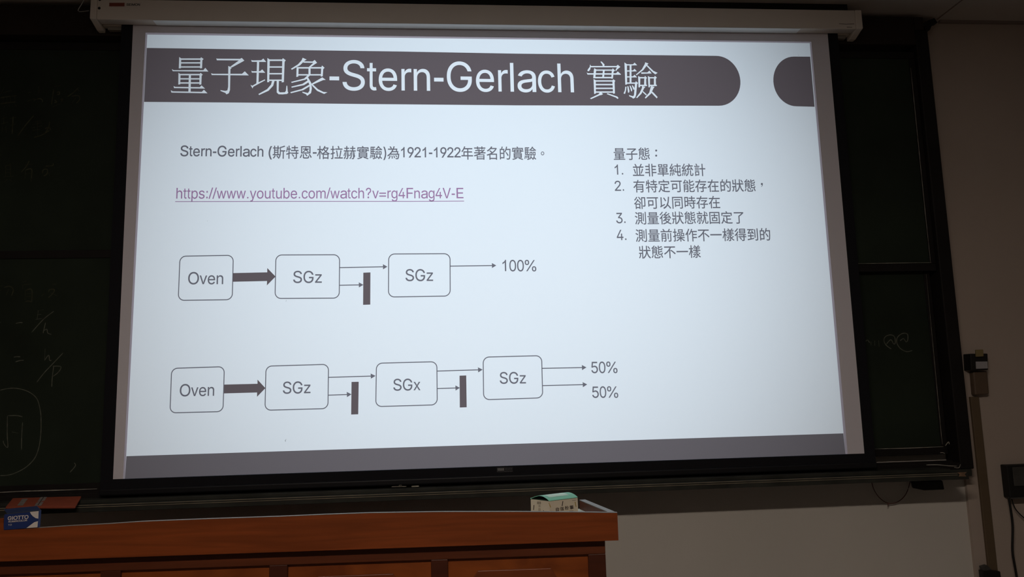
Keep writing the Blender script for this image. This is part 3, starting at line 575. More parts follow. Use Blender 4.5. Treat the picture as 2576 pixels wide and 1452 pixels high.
    'M': (833, '101,0,73,0,73,239 73,479,73,718,114,718 156,718,197,718,254,567 311,415,367,264,371,253 376,240,381,224,386,208 391,191,397,173,403,155 408,136,414,118,419,100 423,84,427,69,421,69 414,69,408,69,412,83 417,99,422,117,428,134 433,152,439,171,444,190 450,207,455,223,460,240 465,253,469,264,525,415 581,567,637,718,678,718 720,718,761,718,761,479 761,239,761,0,732,0 704,0,675,0,675,137 675,274,675,411,675,426 675,443,675,461,675,480 676,500,676,520,677,541 677,562,677,583,678,604 678,625,679,645,681,645 684,645,687,645,680,623 673,601,666,578,659,555 652,533,645,512,638,491 631,472,625,454,619,437 614,422,609,411,558,274 506,137,455,0,430,0 404,0,379,0,327,137 275,274,222,411,218,422 213,436,207,453,201,470 195,489,188,510,181,530 174,552,166,575,159,598 151,622,143,645,146,645 149,645,153,645,153,627 154,608,154,587,155,566 155,546,155,525,156,503 156,483,156,464,157,444 157,426,157,411,157,274 157,137,157,0,129,0'),
    'f': (278, '169,521,247,521,247,497 247,473,247,449,169,449 92,449,14,449,14,473 14,497,14,521,92,521|113,0,92,0,92,198 92,395,92,593,92,623 97,647,108,667,118,688 132,703,149,713,166,723 185,728,204,728,219,728 231,727,240,724,250,721 257,718,262,716,257,692 251,668,246,644,243,645 238,647,233,648,227,650 220,651,211,651,192,651 178,645,169,632,160,619 156,600,156,575,156,383 156,192,156,0,135,0'),
    'i': (222, '100,0,79,0,79,173 79,347,79,520,100,520 121,520,142,520,142,347 142,173,142,0,121,0|123,607,111,607,99,607 88,612,80,623,71,634 67,647,67,662,67,678 71,691,80,702,88,713 99,718,111,718,123,718 134,713,142,702,151,691 155,678,155,662,155,647 151,634,142,623,134,612'),
}


# ------------------------------------------------------------------ the room
CEIL = 2.765
WALL = 0.12
struct('floor', MB().box(-3.7, 3.3, -7.0, 0.3, -0.05, 0.0), M['floor'])
struct('ceiling', MB().box(-3.7, 3.3, -7.0, 0.3, CEIL, CEIL + 0.06), M['ceiling'])
struct('wall_front', MB().box(-3.7, 3.3, WALL, WALL + 0.1, 0.0, CEIL), M['wall'])
struct('wall_left', MB().box(-3.7, -3.6, -7.0, WALL, 0.0, CEIL), M['far_wall'])
struct('wall_right', MB().box(3.2, 3.3, -7.0, WALL, 0.0, CEIL), M['far_wall'])
struct('wall_back', MB().box(-3.6, 3.2, -7.0, -6.9, 0.0, CEIL), M['far_wall'])
struct('trim_1', MB().box(1.826, 3.2, 0.106, WALL, 0.885, CEIL).box(1.812, 3.2, 0.106, WALL, 0.0, 0.885), M['pilaster'])         # the wider bay right of the board
struct('trim_2', MB().box(1.90, 3.2, 0.092, 0.106, CEIL - 0.011, CEIL), M['seam'])     # shadow-gap strip under the ceiling
struct('trim_3', MB().box(1.882, 1.888, -6.9, 0.09, CEIL - 0.002, CEIL), M['seam'])    # seam between two ceiling sheets

# ------------------------------------------------------------------ chalkboard
frame = thing('chalkboard_unit', (-0.05, 0.08, 0.90),
              'long dark chalkboard surround on the front wall, with a chalk tray along its foot', 'chalkboard surround')
MB().box(-1.98, 1.746, 0.036, WALL, 2.625, 2.745).build('header', M['header'], frame, 0.004)
MB().box(1.746, 1.801, 0.036, WALL, 0.915, 2.690).build('side_post', M['board_frame'], frame, 0.004)
MB().box(-1.98, -1.93, 0.036, WALL, 0.915, 2.625).build('side_post', M['board_frame'], frame, 0.004)
MB().box(-1.93, 1.746, 0.036, WALL, 0.915, 0.942).build('sill', M['board_frame'], frame, 0.003)
MB().box(-1.93, 1.72, 0.040, 0.048, 0.942, 0.949).build('sliding_track', M['board_frame'], frame)
MB().box(1.801, 1.824, 0.072, WALL, 0.916, 2.690).build('side_trim', M['side_trim'], frame, 0.002, label='brownish grey strip beside the dark post')
MB().box(1.746, 1.785, 0.036, WALL, 2.690, 2.745).build('header_end', M['header'], frame)
tray = MB().box(-1.98, 1.676, -0.050, 0.036, 0.889, 0.914)
tray.box(1.676, 1.716, -0.050, 0.036, 0.889, 0.905).box(-1.98, 1.79, 0.036, WALL, 0.889, 0.915)
tray.box(-1.98, 1.66, -0.030, 0.036, 0.914, 0.9262)
tray = tray.build('tray', M['tray'], frame, 0.0015)
for za, zb in ((0.9112, 0.9130), (0.9046, 0.9064)):
    MB().box(-1.98, 1.672, -0.0512, -0.0500, za, zb).build('worn_edge', M['worn'], tray, label='pale worn line along the tray lip')
MB().add([on_y(x, y, -0.0515) for x, y in ((2408, 1189), (2432, 1188), (2427, 1193), (2431, 1199), (2412, 1199), (2414, 1194))],
         [(0, 1, 2, 3, 4, 5)]).build('chipped_end', M['bare_wood'], tray, label='chipped bare wood end')
for pts, w in (([(985, 1225), (1000, 1224.4), (1022, 1224)], 1.6), ([(1003, 1222), (1007, 1220.6), (1011, 1221.4)], 0.9),
               ([(1035, 1224.4), (1046, 1223.6), (1054, 1223.4)], 3.0)):
    mb = MB()
    ribbon(mb, smooth_path(pts, 4), w, lambda x, y: on_y(x, y, -0.0306), taper=True)
    mb.build('chalk_dust', M['dust'], frame, label='smudge of white chalk dust on the tray')
for pts, w in (([(2330, 1170), (2358, 1169.5), (2385, 1172), (2408, 1173)], 2.0), ([(2400, 1176), (2412, 1177), (2416, 1168)], 2.0),
               ([(2365, 1139.5), (2371, 1139), (2377, 1141)], 1.6), ([(2378, 1122), (2386, 1112), (2388, 1118)], 2.0)):
    mb = MB()
    ribbon(mb, smooth_path(pts, 4), w, lambda x, y: on_y(x, y, 0.0352), taper=True)
    mb.build('chalk_dust', M['dust'], frame, label='smudge of white chalk dust on the dark frame')


def sliding_board(x0, x1, z0, z1, y, label):
    t = thing('sliding_chalkboard', ((x0 + x1) / 2, y, z0), label, 'chalkboard', 'sliding chalkboards')
    MB().box(x0 + 0.02, x1 - 0.02, y + 0.004, y + 0.018, z0 + 0.02, z1 - 0.02).build('writing_surface', M['board'], t)
    MB().box(x0, x1, y, y + 0.02, z0, z0 + 0.03).build('rail', M['board_frame'], t, 0.002)
    MB().box(x0, x1, y, y + 0.02, z1 - 0.03, z1).build('rail', M['board_frame'], t, 0.002)
    MB().box(x0, x0 + 0.025, y, y + 0.02, z0 + 0.03, z1 - 0.03).build('stile', M['board_frame'], t, 0.002)
    MB().box(x1 - 0.025, x1, y, y + 0.02, z0 + 0.03, z1 - 0.03).build('stile', M['board_frame'], t, 0.002)
    return t


ul = sliding_board(-1.925, -0.03, 1.775, 2.615, 0.074, 'upper left dark green chalkboard with faint chalked characters, left of the screen')
ll = sliding_board(-1.925, -0.03, 0.945, 1.805, 0.050, 'lower left dark green chalkboard with chalked fractions and a circled character')
ur = sliding_board(-0.02, 1.742, 1.684, 2.600, 0.050, 'upper right dark green chalkboard, clean, right of the screen')
lr = sliding_board(-0.02, 1.728, 0.970, 1.720, 0.074, 'lower right dark green chalkboard with two chalked spiral curls')


def chalk(parent, y, strokes, mat, w=2.1):
    mb = MB()
    for conv, pts in strokes:
        ribbon(mb, smooth_path(conv(pts), 5), w, lambda px, py: on_y(px, py, y), taper=True)
    return mb.build('chalk_character', mat, parent)


A_ = zoomed(0, 150, 4.84)
B_ = zoomed(0, 450, 4.84)
C_ = zoomed(0, 700, 4.84)
D_ = zoomed(0, 950, 4.84)
E_ = zoomed(1876, 700, 3.63)
up_strokes = [
    [(50, 340), (10, 415)], [(5, 410), (145, 375)], [(0, 468), (100, 450), (200, 440)], [(0, 540), (95, 525), (190, 515)],
    [(40, 450), (38, 530)], [(85, 450), (85, 525)], [(130, 445), (130, 520)], [(180, 440), (180, 515)],
    [(50, 565), (58, 582)], [(108, 555), (118, 575)], [(182, 545), (202, 572)],
    [(470, 325), (475, 410)], [(472, 375), (500, 370)], [(340, 405), (380, 395)], [(330, 510), (420, 470)],
    [(415, 475), (413, 515)], [(413, 495), (475, 475), (512, 488), (518, 520)],
    [(660, 328), (735, 320)], [(655, 360), (640, 450), (628, 548)], [(640, 577), (740, 535)],
    [(690, 398), (725, 395), (718, 425), (692, 418)], [(662, 490), (690, 515), (660, 522)], [(735, 485), (760, 482), (748, 512)],
    [(957, 338), (895, 400), (820, 452)], [(940, 360), (962, 378)], [(870, 447), (950, 438), (972, 480), (930, 532)], [(922, 465), (880, 525)],
    [(45, 680), (45, 780)], [(20, 722), (75, 705)], [(10, 785), (100, 760)], [(160, 690), (155, 800), (148, 908)], [(115, 722), (195, 700)],
    [(30, 820), (22, 890)], [(70, 815), (75, 892)], [(40, 850), (72, 848)], [(130, 802), (188, 785)],
    [(412, 680), (310, 800), (212, 935)], [(420, 762), (500, 745)], [(395, 792), (512, 770)], [(390, 832), (512, 805)],
    [(455, 740), (460, 930)], [(395, 862), (485, 848)], [(415, 947), (510, 918), (605, 860)], [(605, 755), (590, 830), (548, 895)],
    [(545, 842), (600, 825), (618, 862)],
    [(70, 1290), (65, 1420)], [(125, 1255), (130, 1420)], [(70, 1292), (125, 1285)], [(70, 1340), (125, 1335)], [(70, 1380), (125, 1375)],
    [(38, 1427), (168, 1420)], [(357, 1232), (320, 1300), (258, 1372)], [(300, 1287), (400, 1272)], [(310, 1340), (304, 1452)],
    [(310, 1345), (385, 1335), (380, 1450)], [(310, 1392), (380, 1385)],
    [(553, 1298), (640, 1290), (646, 1262)], [(515, 1388), (528, 1342), (575, 1338), (572, 1390), (530, 1418)], [(590, 1378), (608, 1422)],
]
u_ = [(A_, s) for s in up_strokes]
for i0, i1 in ((0, 11), (11, 17), (17, 22), (22, 26), (26, 35), (35, 36), (36, 44)):
    chalk(ul, 0.077, u_[i0:i1], M['chalk_faint'], 2.2)
chalk(ul, 0.077, u_[44:50] + [(B_, [(92, 5), (48, 42)]), (B_, [(118, 5), (152, 42)])], M['chalk_faint'], 2.2)
chalk(ul, 0.077, u_[50:55] + [(B_, [(372, 0), (382, 36)])], M['chalk_faint'], 2.2)
chalk(ul, 0.077, u_[55:], M['chalk_faint'], 2.2)
low_c = [
    [(0, 97), (28, 90)], [(0, 152), (20, 140)], [(50, 112), (120, 100), (162, 140), (140, 215)], [(110, 130), (72, 210)],
    [(275, 47), (322, 35)], [(275, 80), (274, 132)], [(288, 80), (385, 70)], [(310, 152), (304, 262)], [(310, 150), (386, 140), (386, 292)],
    [(320, 190), (375, 185)], [(320, 226), (375, 220)], [(308, 287), (350, 278), (386, 292)],
    [(640, 76), (690, 70)], [(590, 172), (605, 140), (662, 140), (640, 190), (588, 237)], [(618, 180), (702, 217)], [(500, 217), (542, 190)],
    [(455, 397), (535, 384)], [(466, 395), (452, 496)], [(432, 502), (512, 492)], [(455, 446), (502, 440)], [(656, 402), (530, 500), (384, 662)],
    [(555, 540), (540, 600), (524, 672)], [(530, 640), (570, 622), (582, 668), (626, 685)], [(192, 552), (240, 541), (275, 543)], [(0, 538), (12, 536)],
    [(168, 962), (205, 956), (248, 958)], [(188, 1019), (240, 1004), (290, 1000)], [(549, 858), (543, 1007)], [(543, 1000), (592, 938), (604, 1000), (627, 1000)],
    [(770, 908), (640, 1045), (540, 1150), (448, 1268)], [(655, 1065), (637, 1200), (630, 1326)], [(640, 1073), (732, 1074), (738, 1105), (700, 1155), (643, 1197)],
]
low_d = [
    [(0, 155), (80, 137), (160, 130), (250, 140), (340, 170), (410, 215), (455, 270), (480, 350), (497, 450), (500, 560), (497, 680),
     (480, 820), (440, 950), (380, 1035), (290, 1110), (180, 1165), (90, 1190), (0, 1195)],
    [(90, 465), (88, 700), (96, 838), (75, 845), (45, 800), (40, 770)], [(95, 465), (200, 463), (275, 478)], [(275, 545), (264, 720), (262, 882)],
    [(145, 663), (222, 678)], [(903, 1038), (918, 1075), (850, 1157)],
]
c_ = [(C_, s) for s in low_c]
for i0, i1 in ((0, 4), (4, 13), (13, 17)):
    chalk(ll, 0.0535, c_[i0:i1], M['chalk_faint'], 2.2)
for i0, i1 in ((17, 21), (21, 22), (22, 24), (24, 25), (25, 26), (26, 28), (28, 30), (30, 31), (31, 33)):
    chalk(ll, 0.0535, c_[i0:i1], M['chalk'], 2.0)
d_ = [(D_, s) for s in low_d]
for i0, i1 in ((0, 1), (1, 5), (5, 6)):
    chalk(ll, 0.0535, d_[i0:i1], M['chalk'], 2.0)
curls = [
    [(1095, 577), (1112, 565), (1132, 590)], [(1143, 580), (1145, 616)], [(1178, 570), (1178, 616)], [(1213, 568), (1218, 626)],
    [(1330, 647), (1285, 615), (1262, 572), (1275, 535), (1320, 518), (1358, 535), (1365, 590), (1350, 600), (1325, 562), (1285, 602)],
    [(1522, 660), (1470, 671), (1412, 642), (1380, 590), (1386, 540), (1432, 505), (1476, 512), (1480, 560), (1465, 582), (1440, 552), (1410, 572)],
]
for i0, i1 in ((0, 2), (2, 3), (3, 4), (4, 5), (5, 6)):
    chalk(lr, 0.0775, [(E_, s) for s in curls[i0:i1]], M['chalk'], 2.0)


def dust_line(parent, y, pts, w):
    mb = MB()
    ribbon(mb, pts, w, lambda px, py: on_y(px, py, y), taper=True)
    mb.build('chalk_dust', M['dust'], parent, label='line of white chalk dust along the rim')


dust_line(ll, 0.0495, [(-30, 1240.5), (60, 1236), (150, 1233.5), (244, 1230)], 2.4)
dust_line(ur, 0.0495, [(2158, 663), (2250, 662), (2343, 661)], 1.3)
dust_line(ur, 0.0495, [(2291, 171), (2300, 260), (2314, 400), (2328, 540), (2341, 660)], 1.2)
dust_line(lr, 0.0735, [(2200, 1130), (2290, 1127.5), (2373, 1124)], 2.0)
dust_line(lr, 0.0735, [(2330, 690), (2348, 880), (2368, 1094), (2371, 1118)], 0.9)

# ------------------------------------------------------------------ projection screen
screen = thing('projection_screen', (0.0, 0.0, 0.9355), 'pull-down white projection screen with black border hanging before the chalkboards', 'projection screen')
prof = [(-0.045, 2.648), (-0.045, 2.728), (0.030, 2.728), (0.030, 2.648), (0.004, 2.648), (0.004, 2.66), (-0.004, 2.66), (-0.004, 2.648)]
MB().prism([(-1.462, y, z) for y, z in prof], (2.908, 0, 0)).build('case', M['case'], screen, 0.003)
for x0, x1 in ((-1.486, -1.462), (1.446, 1.474)):
    cap = MB().prism([(x0, y, z) for y, z in ((-0.047, 2.650), (-0.047, 2.729), (0.034, 2.729), (0.034, 2.632), (0.012, 2.632), (-0.030, 2.646))],
                     (x1 - x0, 0, 0)).build('end_cap', M['case'], screen, 0.004)
for x in (-1.40, 1.385):
    MB().box(x - 0.045, x + 0.045, 0.008, 0.028, 2.634, 2.648).build('roller_bracket', M['case_foot'], screen, 0.002)
MB().box(-1.262, 1.217, -0.0435, -0.0045, 2.6472, 2.648).build('painted_slot_glow', M['painted_slot_glow'], screen, label='white strip painting the projector glow under the case')  # strip's white stands in for projector light on the case underside
fab = MB().box(-1.35, 1.35, 0.0, 0.0012, 0.990, 2.656).build('fabric', M['fabric'], screen)
bb = MB()
bb.box(-1.392, -1.35, 0.0, 0.0014, 0.955, 2.656).box(1.35, 1.392, 0.0, 0.0014, 0.955, 2.656).box(-1.35, 1.35, 0.0, 0.0014, 0.955, 0.990)
bb.build('black_border', M['black_cloth'], screen)
MB().box(-1.392, 1.392, -0.010, 0.012, 0.9355, 0.9575).build('weight_bar', M['bar'], screen, 0.005, 3)
YF = -0.0006
pl = lambda x, y: on_y(x, y, YF)
badge = MB().add([pl(*p) for p in ((1251.3, 1178.4), (1268, 1178), (1268, 1183.7), (1251.8, 1184.2))], [(0, 1, 2, 3)]).build(
    'badge', M['badge_grey'], screen, label='small grey maker badge on the black border')
mb = MB()
ribbon(mb, [(1249.6, 1177.4), (1289.6, 1176.4), (1290, 1184.0), (1250, 1185.2)], 0.5, lambda x, y: on_y(x, y, -0.0008), closed=True)
mb.build('badge_outline', M['badge_dim'], badge)
mb = MB()
lettering(mb, 'SUPER', (1252.3, 1183.2), (1267.2, 1182.8), 6.0, Vector((0, 0, 1)), lambda x, y: on_y(x, y, -0.0010), 15)
mb.build('badge_lettering', M['bar'], badge)
mb = MB()
lettering(mb, 'SEIMON', (1270, 1182.6), (1288.4, 1182.0), 5.6, Vector((0, 0, 1)), lambda x, y: on_y(x, y, -0.0010))
lettering(mb, 'Professional Screen', (1250.3, 1188.4), (1289.8, 1187.2), 3.4, Vector((0, 0, 1)), lambda x, y: on_y(x, y, -0.0010))
mb.build('badge_lettering', M['badge_dim'], badge)
pc = lambda x, y: on_y(x, y, -0.0456)
case_lbl = MB().add([pc(*p) for p in ((275, 7), (313.5, 7), (313, 16), (274.5, 16))], [(0, 1, 2, 3)]).build(
    'maker_label', M['badge_red'], screen, label='dull red maker label on the pale case')
mb = MB()
lettering(mb, 'SEIMON', (318, 14.3), (352, 14.3), 7.6, Vector((0, 0, 1)), pc, 25)
mb.build('label_lettering', M['badge_dark'], case_lbl)


for pts in ([(720.5, 755), (719.5, 759)], [(720, 1105), (717.5, 1109), (718.5, 1112)], [(2008, 138), (2009.4, 139.2)], [(521, 555.5), (522, 556.8)]):
    mb = MB()
    ribbon(mb, pts, 1.0, lambda x, y: on_y(x, y, -0.0016), taper=True)
    mb.build('speck', M['hole'], fab)


def disc(mb, cx, cy, r, place, n=14):
    mb.poly([place(cx + r * math.cos(2 * math.pi * k / n), cy + r * math.sin(2 * math.pi * k / n)) for k in range(n)])


for x, y, r in ((249.5, 20.5, 3.6), (251, -1, 3.4)):
    mb = MB()
    disc(mb, x, y, r, lambda a, b: on_y(a, b, -0.0456))
    mb.build('screw_hole', M['hole'], screen)
mb = MB()
for pts in ([(2111, 59.6), (2128, 61), (2149, 60.2)], [(2130, 68.4), (2144, 69)], [(2159, 24), (2162, 56.5), (2173, 57)]):
    ribbon(mb, pts, 1.1, pc)
mb.build('case_seam', M['hole'], screen)
MB().tube([on_y(x, y, -0.03) for x, y in ((217, -10), (207, 8), (198, 22), (196.5, 27), (200, 29.5), (212, 28.5), (224, 27))], 0.0016).build(
    'wire_loop', M['wire'], screen, label='thin bent steel wire at the case end')
MB().box(-1.47, 1.43, -0.022, 0.030, 2.729, CEIL).build('shade_batten', M['board_frame'], screen, label='dark batten added for the shade between case and ceiling')  # dark filler in place of the shade above the case

# ------------------------------------------------------------------ the projected slide
slide = thing('projected_slide', (0.0, YF, 0.99), 'lit lecture slide with a dark title band and two rows of flow-chart boxes', 'projected slide')
UPZ = Vector((0, 0, 1))


def at(level):
    y = YF - 0.0004 * level
    return lambda px, py: on_y(px, py, y)


P1, P2, P3 = at(1), at(2), at(3)
IN = [(370.5, 87), (2037, 108.5), (2121.5, 1090.6), (318, 1148)]
OUT = [(366, 82), (2041, 105), (2132.5, 1140.5), (309.5, 1204.5)]
P0 = at(0)
MB().poly([P0(*p) for p in IN]).build('slide_background', M['slide_white'], slide)
mb = MB()

foot = [Vector((on_y(px, py, YF).x, YF, 0.9903)) for px, py in ((2132.4, 1140.5), (2126.6, 1140.8), (314.4, 1204.2), (309.5, 1204.5))]
mb.add([P0(*OUT[0]), P0(*OUT[1]), foot[0], foot[3], P0(*IN[0]), P0(*IN[1]), foot[1], foot[2]], [(0, 1, 5, 4), (1, 2, 6, 5), (3, 0, 4, 7)])
mb.build('slide_edge', M['slide_edge'], slide, label='dim pinkish margin line around the slide')
MB().poly([P0(*IN[3]), P0(*IN[2]), foot[1], foot[2]]).build('slide_footer', M['slide_footer'], slide, label='plain grey band under the slide')

# header band with its round end, and the tab at the right edge
band = [(369.2, 120.6), (600, 124), (1000, 129.5), (1300, 135), (1801, 140.5)]
c0, c1 = (1801, 140.5), (1809, 266)
for k in range(1, 24):
    t = math.pi * k / 24
    bx, by = c0[0] + (c1[0] - c0[0]) * (1 - math.cos(t)) / 2, c0[1] + (c1[1] - c0[1]) * (1 - math.cos(t)) / 2
    band.append((bx + 57.5 * math.sin(t), by))
band += [(1809, 266), (1300, 265), (900, 261.5), (600, 258), (362.4, 256.3)]
MB().poly([P1(*p) for p in band]).build('title_band', M['slide_dark'], slide, label='dark brown title band with a round right end')
tab = [(2038.2, 142.6), (1997, 142.4)]
c0, c1 = (1997, 142.4), (2004, 267.4)
for k in range(1, 24):
    t = math.pi * k / 24
    tab.append((c0[0] + (c1[0] - c0[0]) * (1 - math.cos(t)) / 2 - 55 * math.sin(t), c0[1] + (c1[1] - c0[1]) * (1 - math.cos(t)) / 2))
tab += [(2004, 267.4), (2049.2, 268.6)]
MB().poly([P1(*p) for p in tab]).build('corner_tab', M['slide_dark'], slide, label='dark brown half-round tab at the slide edge')

# title: brush-serif characters drawn stroke by stroke
T1 = zoomed(400, 110, 5.152)
T2 = zoomed(1400, 120, 8.05)


def bar_(x0, x1, y0, y1):
    return [(x0, y0), (x1, y0), (x1, y1), (x0, y1)]


liang = [[(262, 172), (288, 190), (285, 318), (256, 320)], [(545, 175), (578, 198), (562, 215), (558, 318), (532, 320), (536, 190)],
         bar_(280, 545, 190, 209), bar_(280, 540, 240, 257), bar_(280, 540, 293, 310),
         [(166, 328), (190, 343), (575, 343), (600, 312), (640, 361), (178, 357)],
         [(252, 376), (279, 395), (275, 526), (250, 530)], [(540, 377), (567, 402), (553, 415), (549, 528), (523, 532), (525, 395)],
         bar_(270, 530, 391, 410), bar_(270, 530, 447, 464), bar_(268, 530, 500, 518), [(387, 408), (414, 408), (410, 632), (380, 632)],
         [(188, 548), (210, 559), (530, 563), (550, 540), (597, 582), (195, 576)], [(153, 603), (178, 617), (555, 624), (582, 597), (629, 643), (160, 634)]]
zi = [[(742, 190), (758, 194), (1050, 196), (1072, 184), (1106, 218), (1085, 232), (1030, 217), (750, 215)],
      [(1040, 214), (1088, 230), (950, 305), (920, 300)],
      [(898, 288), (945, 312), (926, 330), (920, 600), (905, 642), (875, 657), (860, 638), (800, 614), (794, 601), (860, 612), (886, 604), (896, 560)],
      [(675, 382), (700, 390), (1075, 390), (1112, 358), (1164, 411), (683, 407)]]
xian = [[(1195, 210), (1215, 216), (1325, 214), (1352, 192), (1390, 237), (1202, 235)], [(1270, 232), (1298, 232), (1290, 512), (1262, 518)],
        [(1197, 350), (1215, 357), (1310, 355), (1338, 333), (1377, 377), (1203, 375)],
        [(1185, 533), (1210, 545), (1265, 512), (1370, 463), (1377, 474), (1222, 558), (1212, 580)],
        [(1405, 185), (1436, 205), (1428, 498), (1402, 500)], [(1605, 187), (1643, 215), (1628, 235), (1618, 498), (1590, 502), (1598, 200)],
        bar_(1430, 1600, 204, 224), bar_(1428, 1600, 293, 311), bar_(1428, 1600, 380, 398), bar_(1426, 1596, 465, 483),
        [(1465, 482), (1498, 482), (1480, 545), (1420, 610), (1297, 666), (1289, 652), (1400, 590), (1452, 530)],
        [(1525, 482), (1554, 482), (1550, 612), (1566, 631), (1632, 629), (1645, 610), (1652, 545), (1662, 545), (1668, 618), (1676, 636), (1660, 651), (1600, 657), (1550, 655), (1526, 632)]]
xiang = [[(1862, 182), (1913, 205), (1885, 222), (1830, 278), (1722, 338), (1710, 325), (1800, 268), (1848, 215)],
         [(1875, 228), (1990, 231), (2018, 210), (2049, 248), (2025, 262), (1968, 303), (1940, 303), (2000, 248), (1870, 246)],
         [(1783, 303), (1809, 308), (1806, 425), (1780, 432)], bar_(1795, 2105, 303, 322),
         [(2112, 282), (2146, 312), (2128, 330), (2122, 422), (2097, 427), (2102, 316)], bar_(1800, 2102, 395, 412), bar_(1937, 1964, 303, 402),
         [(1938, 398), (1966, 403), (1900, 466), (1720, 508), (1712, 495), (1880, 452)],
         [(1926, 476), (1942, 498), (1880, 537), (1721, 570), (1714, 557), (1860, 520)],
         [(1945, 532), (1962, 547), (1870, 602), (1710, 642), (1702, 628), (1850, 588)],
         [(1903, 440), (1932, 436), (1974, 510), (1981, 580), (1970, 640), (1920, 676), (1905, 655), (1860, 636), (1856, 622), (1930, 640), (1950, 610), (1952, 540), (1925, 475)],
         [(2161, 468), (2116, 436), (1978, 518), (1988, 532), (2130, 471)], [(1972, 516), (1998, 532), (2060, 590), (2130, 625), (2183, 630), (2140, 651), (2050, 612), (1984, 545)]]
shi = [[(888, 285), (913, 279), (972, 340), (967, 378), (938, 378), (928, 340)], bar_(685, 1240, 371, 397),
       [(680, 338), (698, 372), (682, 440), (655, 477), (624, 472), (634, 440), (672, 390)],
       [(1212, 372), (1240, 346), (1292, 390), (1265, 412), (1228, 442), (1210, 471), (1190, 462), (1222, 400)],
       [(764, 416), (806, 440), (786, 600), (744, 612), (757, 450)], [(1138, 418), (1186, 465), (1156, 486), (1142, 626), (1108, 628), (1120, 460)],
       bar_(785, 1130, 443, 467), [(610, 503), (640, 518), (1205, 518), (1240, 482), (1304, 538), (1302, 548), (628, 545)], bar_(745, 1135, 592, 620),
       [(940, 455), (976, 455), (962, 604), (924, 604)],
       [(750, 635), (796, 660), (796, 930), (762, 938)], [(1150, 640), (1191, 670), (1176, 695), (1182, 927), (1146, 932), (1130, 665)],
       bar_(785, 1142, 661, 687), bar_(785, 1142, 734, 761), bar_(785, 1142, 811, 837), bar_(785, 1150, 886, 912),
       [(890, 893), (942, 940), (915, 957), (870, 967), (700, 1042), (678, 1026), (850, 943)], [(1030, 923), (1052, 929), (1230, 990), (1257, 1022), (1236, 1037), (1200, 1010), (1018, 940)]]
yan = [[(1375, 298), (1426, 335), (1430, 742), (1393, 752)], [(1415, 335), (1548, 337), (1580, 303), (1634, 357), (1415, 361)], bar_(1480, 1518, 345, 718),
       [(1420, 460), (1548, 460), (1580, 428), (1627, 480), (1420, 484)], [(1420, 580), (1548, 580), (1580, 548), (1632, 602), (1420, 604)], bar_(1425, 1600, 705, 731),
       [(1605, 678), (1651, 715), (1632, 740), (1612, 950), (1592, 1012), (1550, 1032), (1530, 1010), (1475, 986), (1467, 960), (1550, 984), (1568, 960), (1588, 730)],
       [(1393, 790), (1417, 790), (1407, 870), (1387, 937), (1356, 927), (1383, 870)], [(1433, 780), (1456, 783), (1477, 870), (1471, 907), (1448, 912), (1440, 850)],
       [(1478, 769), (1497, 769), (1532, 840), (1530, 877), (1513, 887)], [(1523, 764), (1546, 764), (1577, 815), (1577, 850), (1558, 852)],
       [(1795, 296), (1862, 320), (1840, 347), (1760, 452), (1620, 560), (1606, 546), (1728, 438), (1788, 330)],
       [(1813, 335), (1832, 345), (1960, 468), (2047, 510), (2000, 541), (1938, 492), (1818, 365)], [(1713, 499), (1840, 500), (1880, 463), (1928, 522), (1718, 530)],
       [(1653, 573), (1697, 598), (1692, 802), (1660, 804)], [(1790, 568), (1832, 610), (1815, 636), (1818, 752), (1837, 770), (1772, 776), (1778, 615)], bar_(1690, 1792, 595, 622), bar_(1688, 1830, 751, 778),
       [(1850, 573), (1892, 598), (1892, 802), (1862, 804)], [(1990, 570), (2032, 605), (2010, 632), (2014, 752), (2037, 770), (1972, 776), (1973, 612)], bar_(1888, 1988, 597, 622), bar_(1888, 2030, 751, 778),
       [(1733, 775), (1800, 795), (1775, 822), (1720, 932), (1630, 1023), (1613, 1010), (1688, 910), (1728, 820)], [(1750, 878), (1828, 948), (1816, 968), (1742, 900)],
       [(1913, 775), (1986, 795), (1965, 822), (1912, 932), (1805, 1030), (1788, 1012), (1878, 910)], [(1930, 883), (1962, 908), (2047, 1000), (2030, 1027), (1918, 912)]]
mb = MB()
for conv, chars in ((T1, (liang, zi, xian, xiang)), (T2, (shi, yan))):
    for ch in chars:
        strokes(mb, ch, conv, P2)
lettering(mb, '-Stern-Gerlach', (828.7, 225.6), (1444.2, 232.2), 101.5, UPZ, P2, 2)
mb.build('title_lettering', M['slide_white'], slide, label='white title lettering on the dark band')

# heading line
mb = MB()
for text, pl_, pr_, em, bold in (
        ('Stern-Gerlach', (453.3, 392.6), (662.5, 393.9), 36, 9), ('(', (675.5, 393.8), (684.3, 393.8), 35.5, 6),
        ('斯特恩', (685.8, 396.3), (784.2, 396.6), 35.5, 6), ('-', (786.8, 394.8), (796.5, 394.8), 36, 8),
        ('格拉赫實驗', (797.4, 397.2), (961.6, 397.6), 35.5, 6), (')', (964.2, 395.3), (971.7, 395.3), 35.5, 6),
        ('為', (974.3, 397.6), (1004.6, 397.6), 35, 6), ('1921-1922', (1009, 395.6), (1159, 395.9), 35.9, 9),
        ('年著名的實驗', (1160.8, 398.6), (1349.1, 399.4), 35.8, 6)):
    lettering(mb, text, pl_, pr_, em, UPZ, P1, bold)
ribbon(mb, [(1364.9 + 3.4 * math.cos(a * 0.4488), 386 + 3.9 * math.sin(a * 0.4488)) for a in range(14)], 1.7, P1, closed=True)
mb.build('heading_lettering', M['slide_text'], slide)
mb = MB()
lettering(mb, 'https://www.youtube.com/watch?v=rg4Fnag4V-E', (443.2, 499.6), (1166, 498.8), 36.8, UPZ, P1, 2)
ribbon(mb, [(440.7, 507.2), (740, 506.6), (1030, 506.6), (1167.5, 506.0)], 1.6, P1)
mb.build('link_lettering', M['slide_link'], slide, label='underlined purple web address')

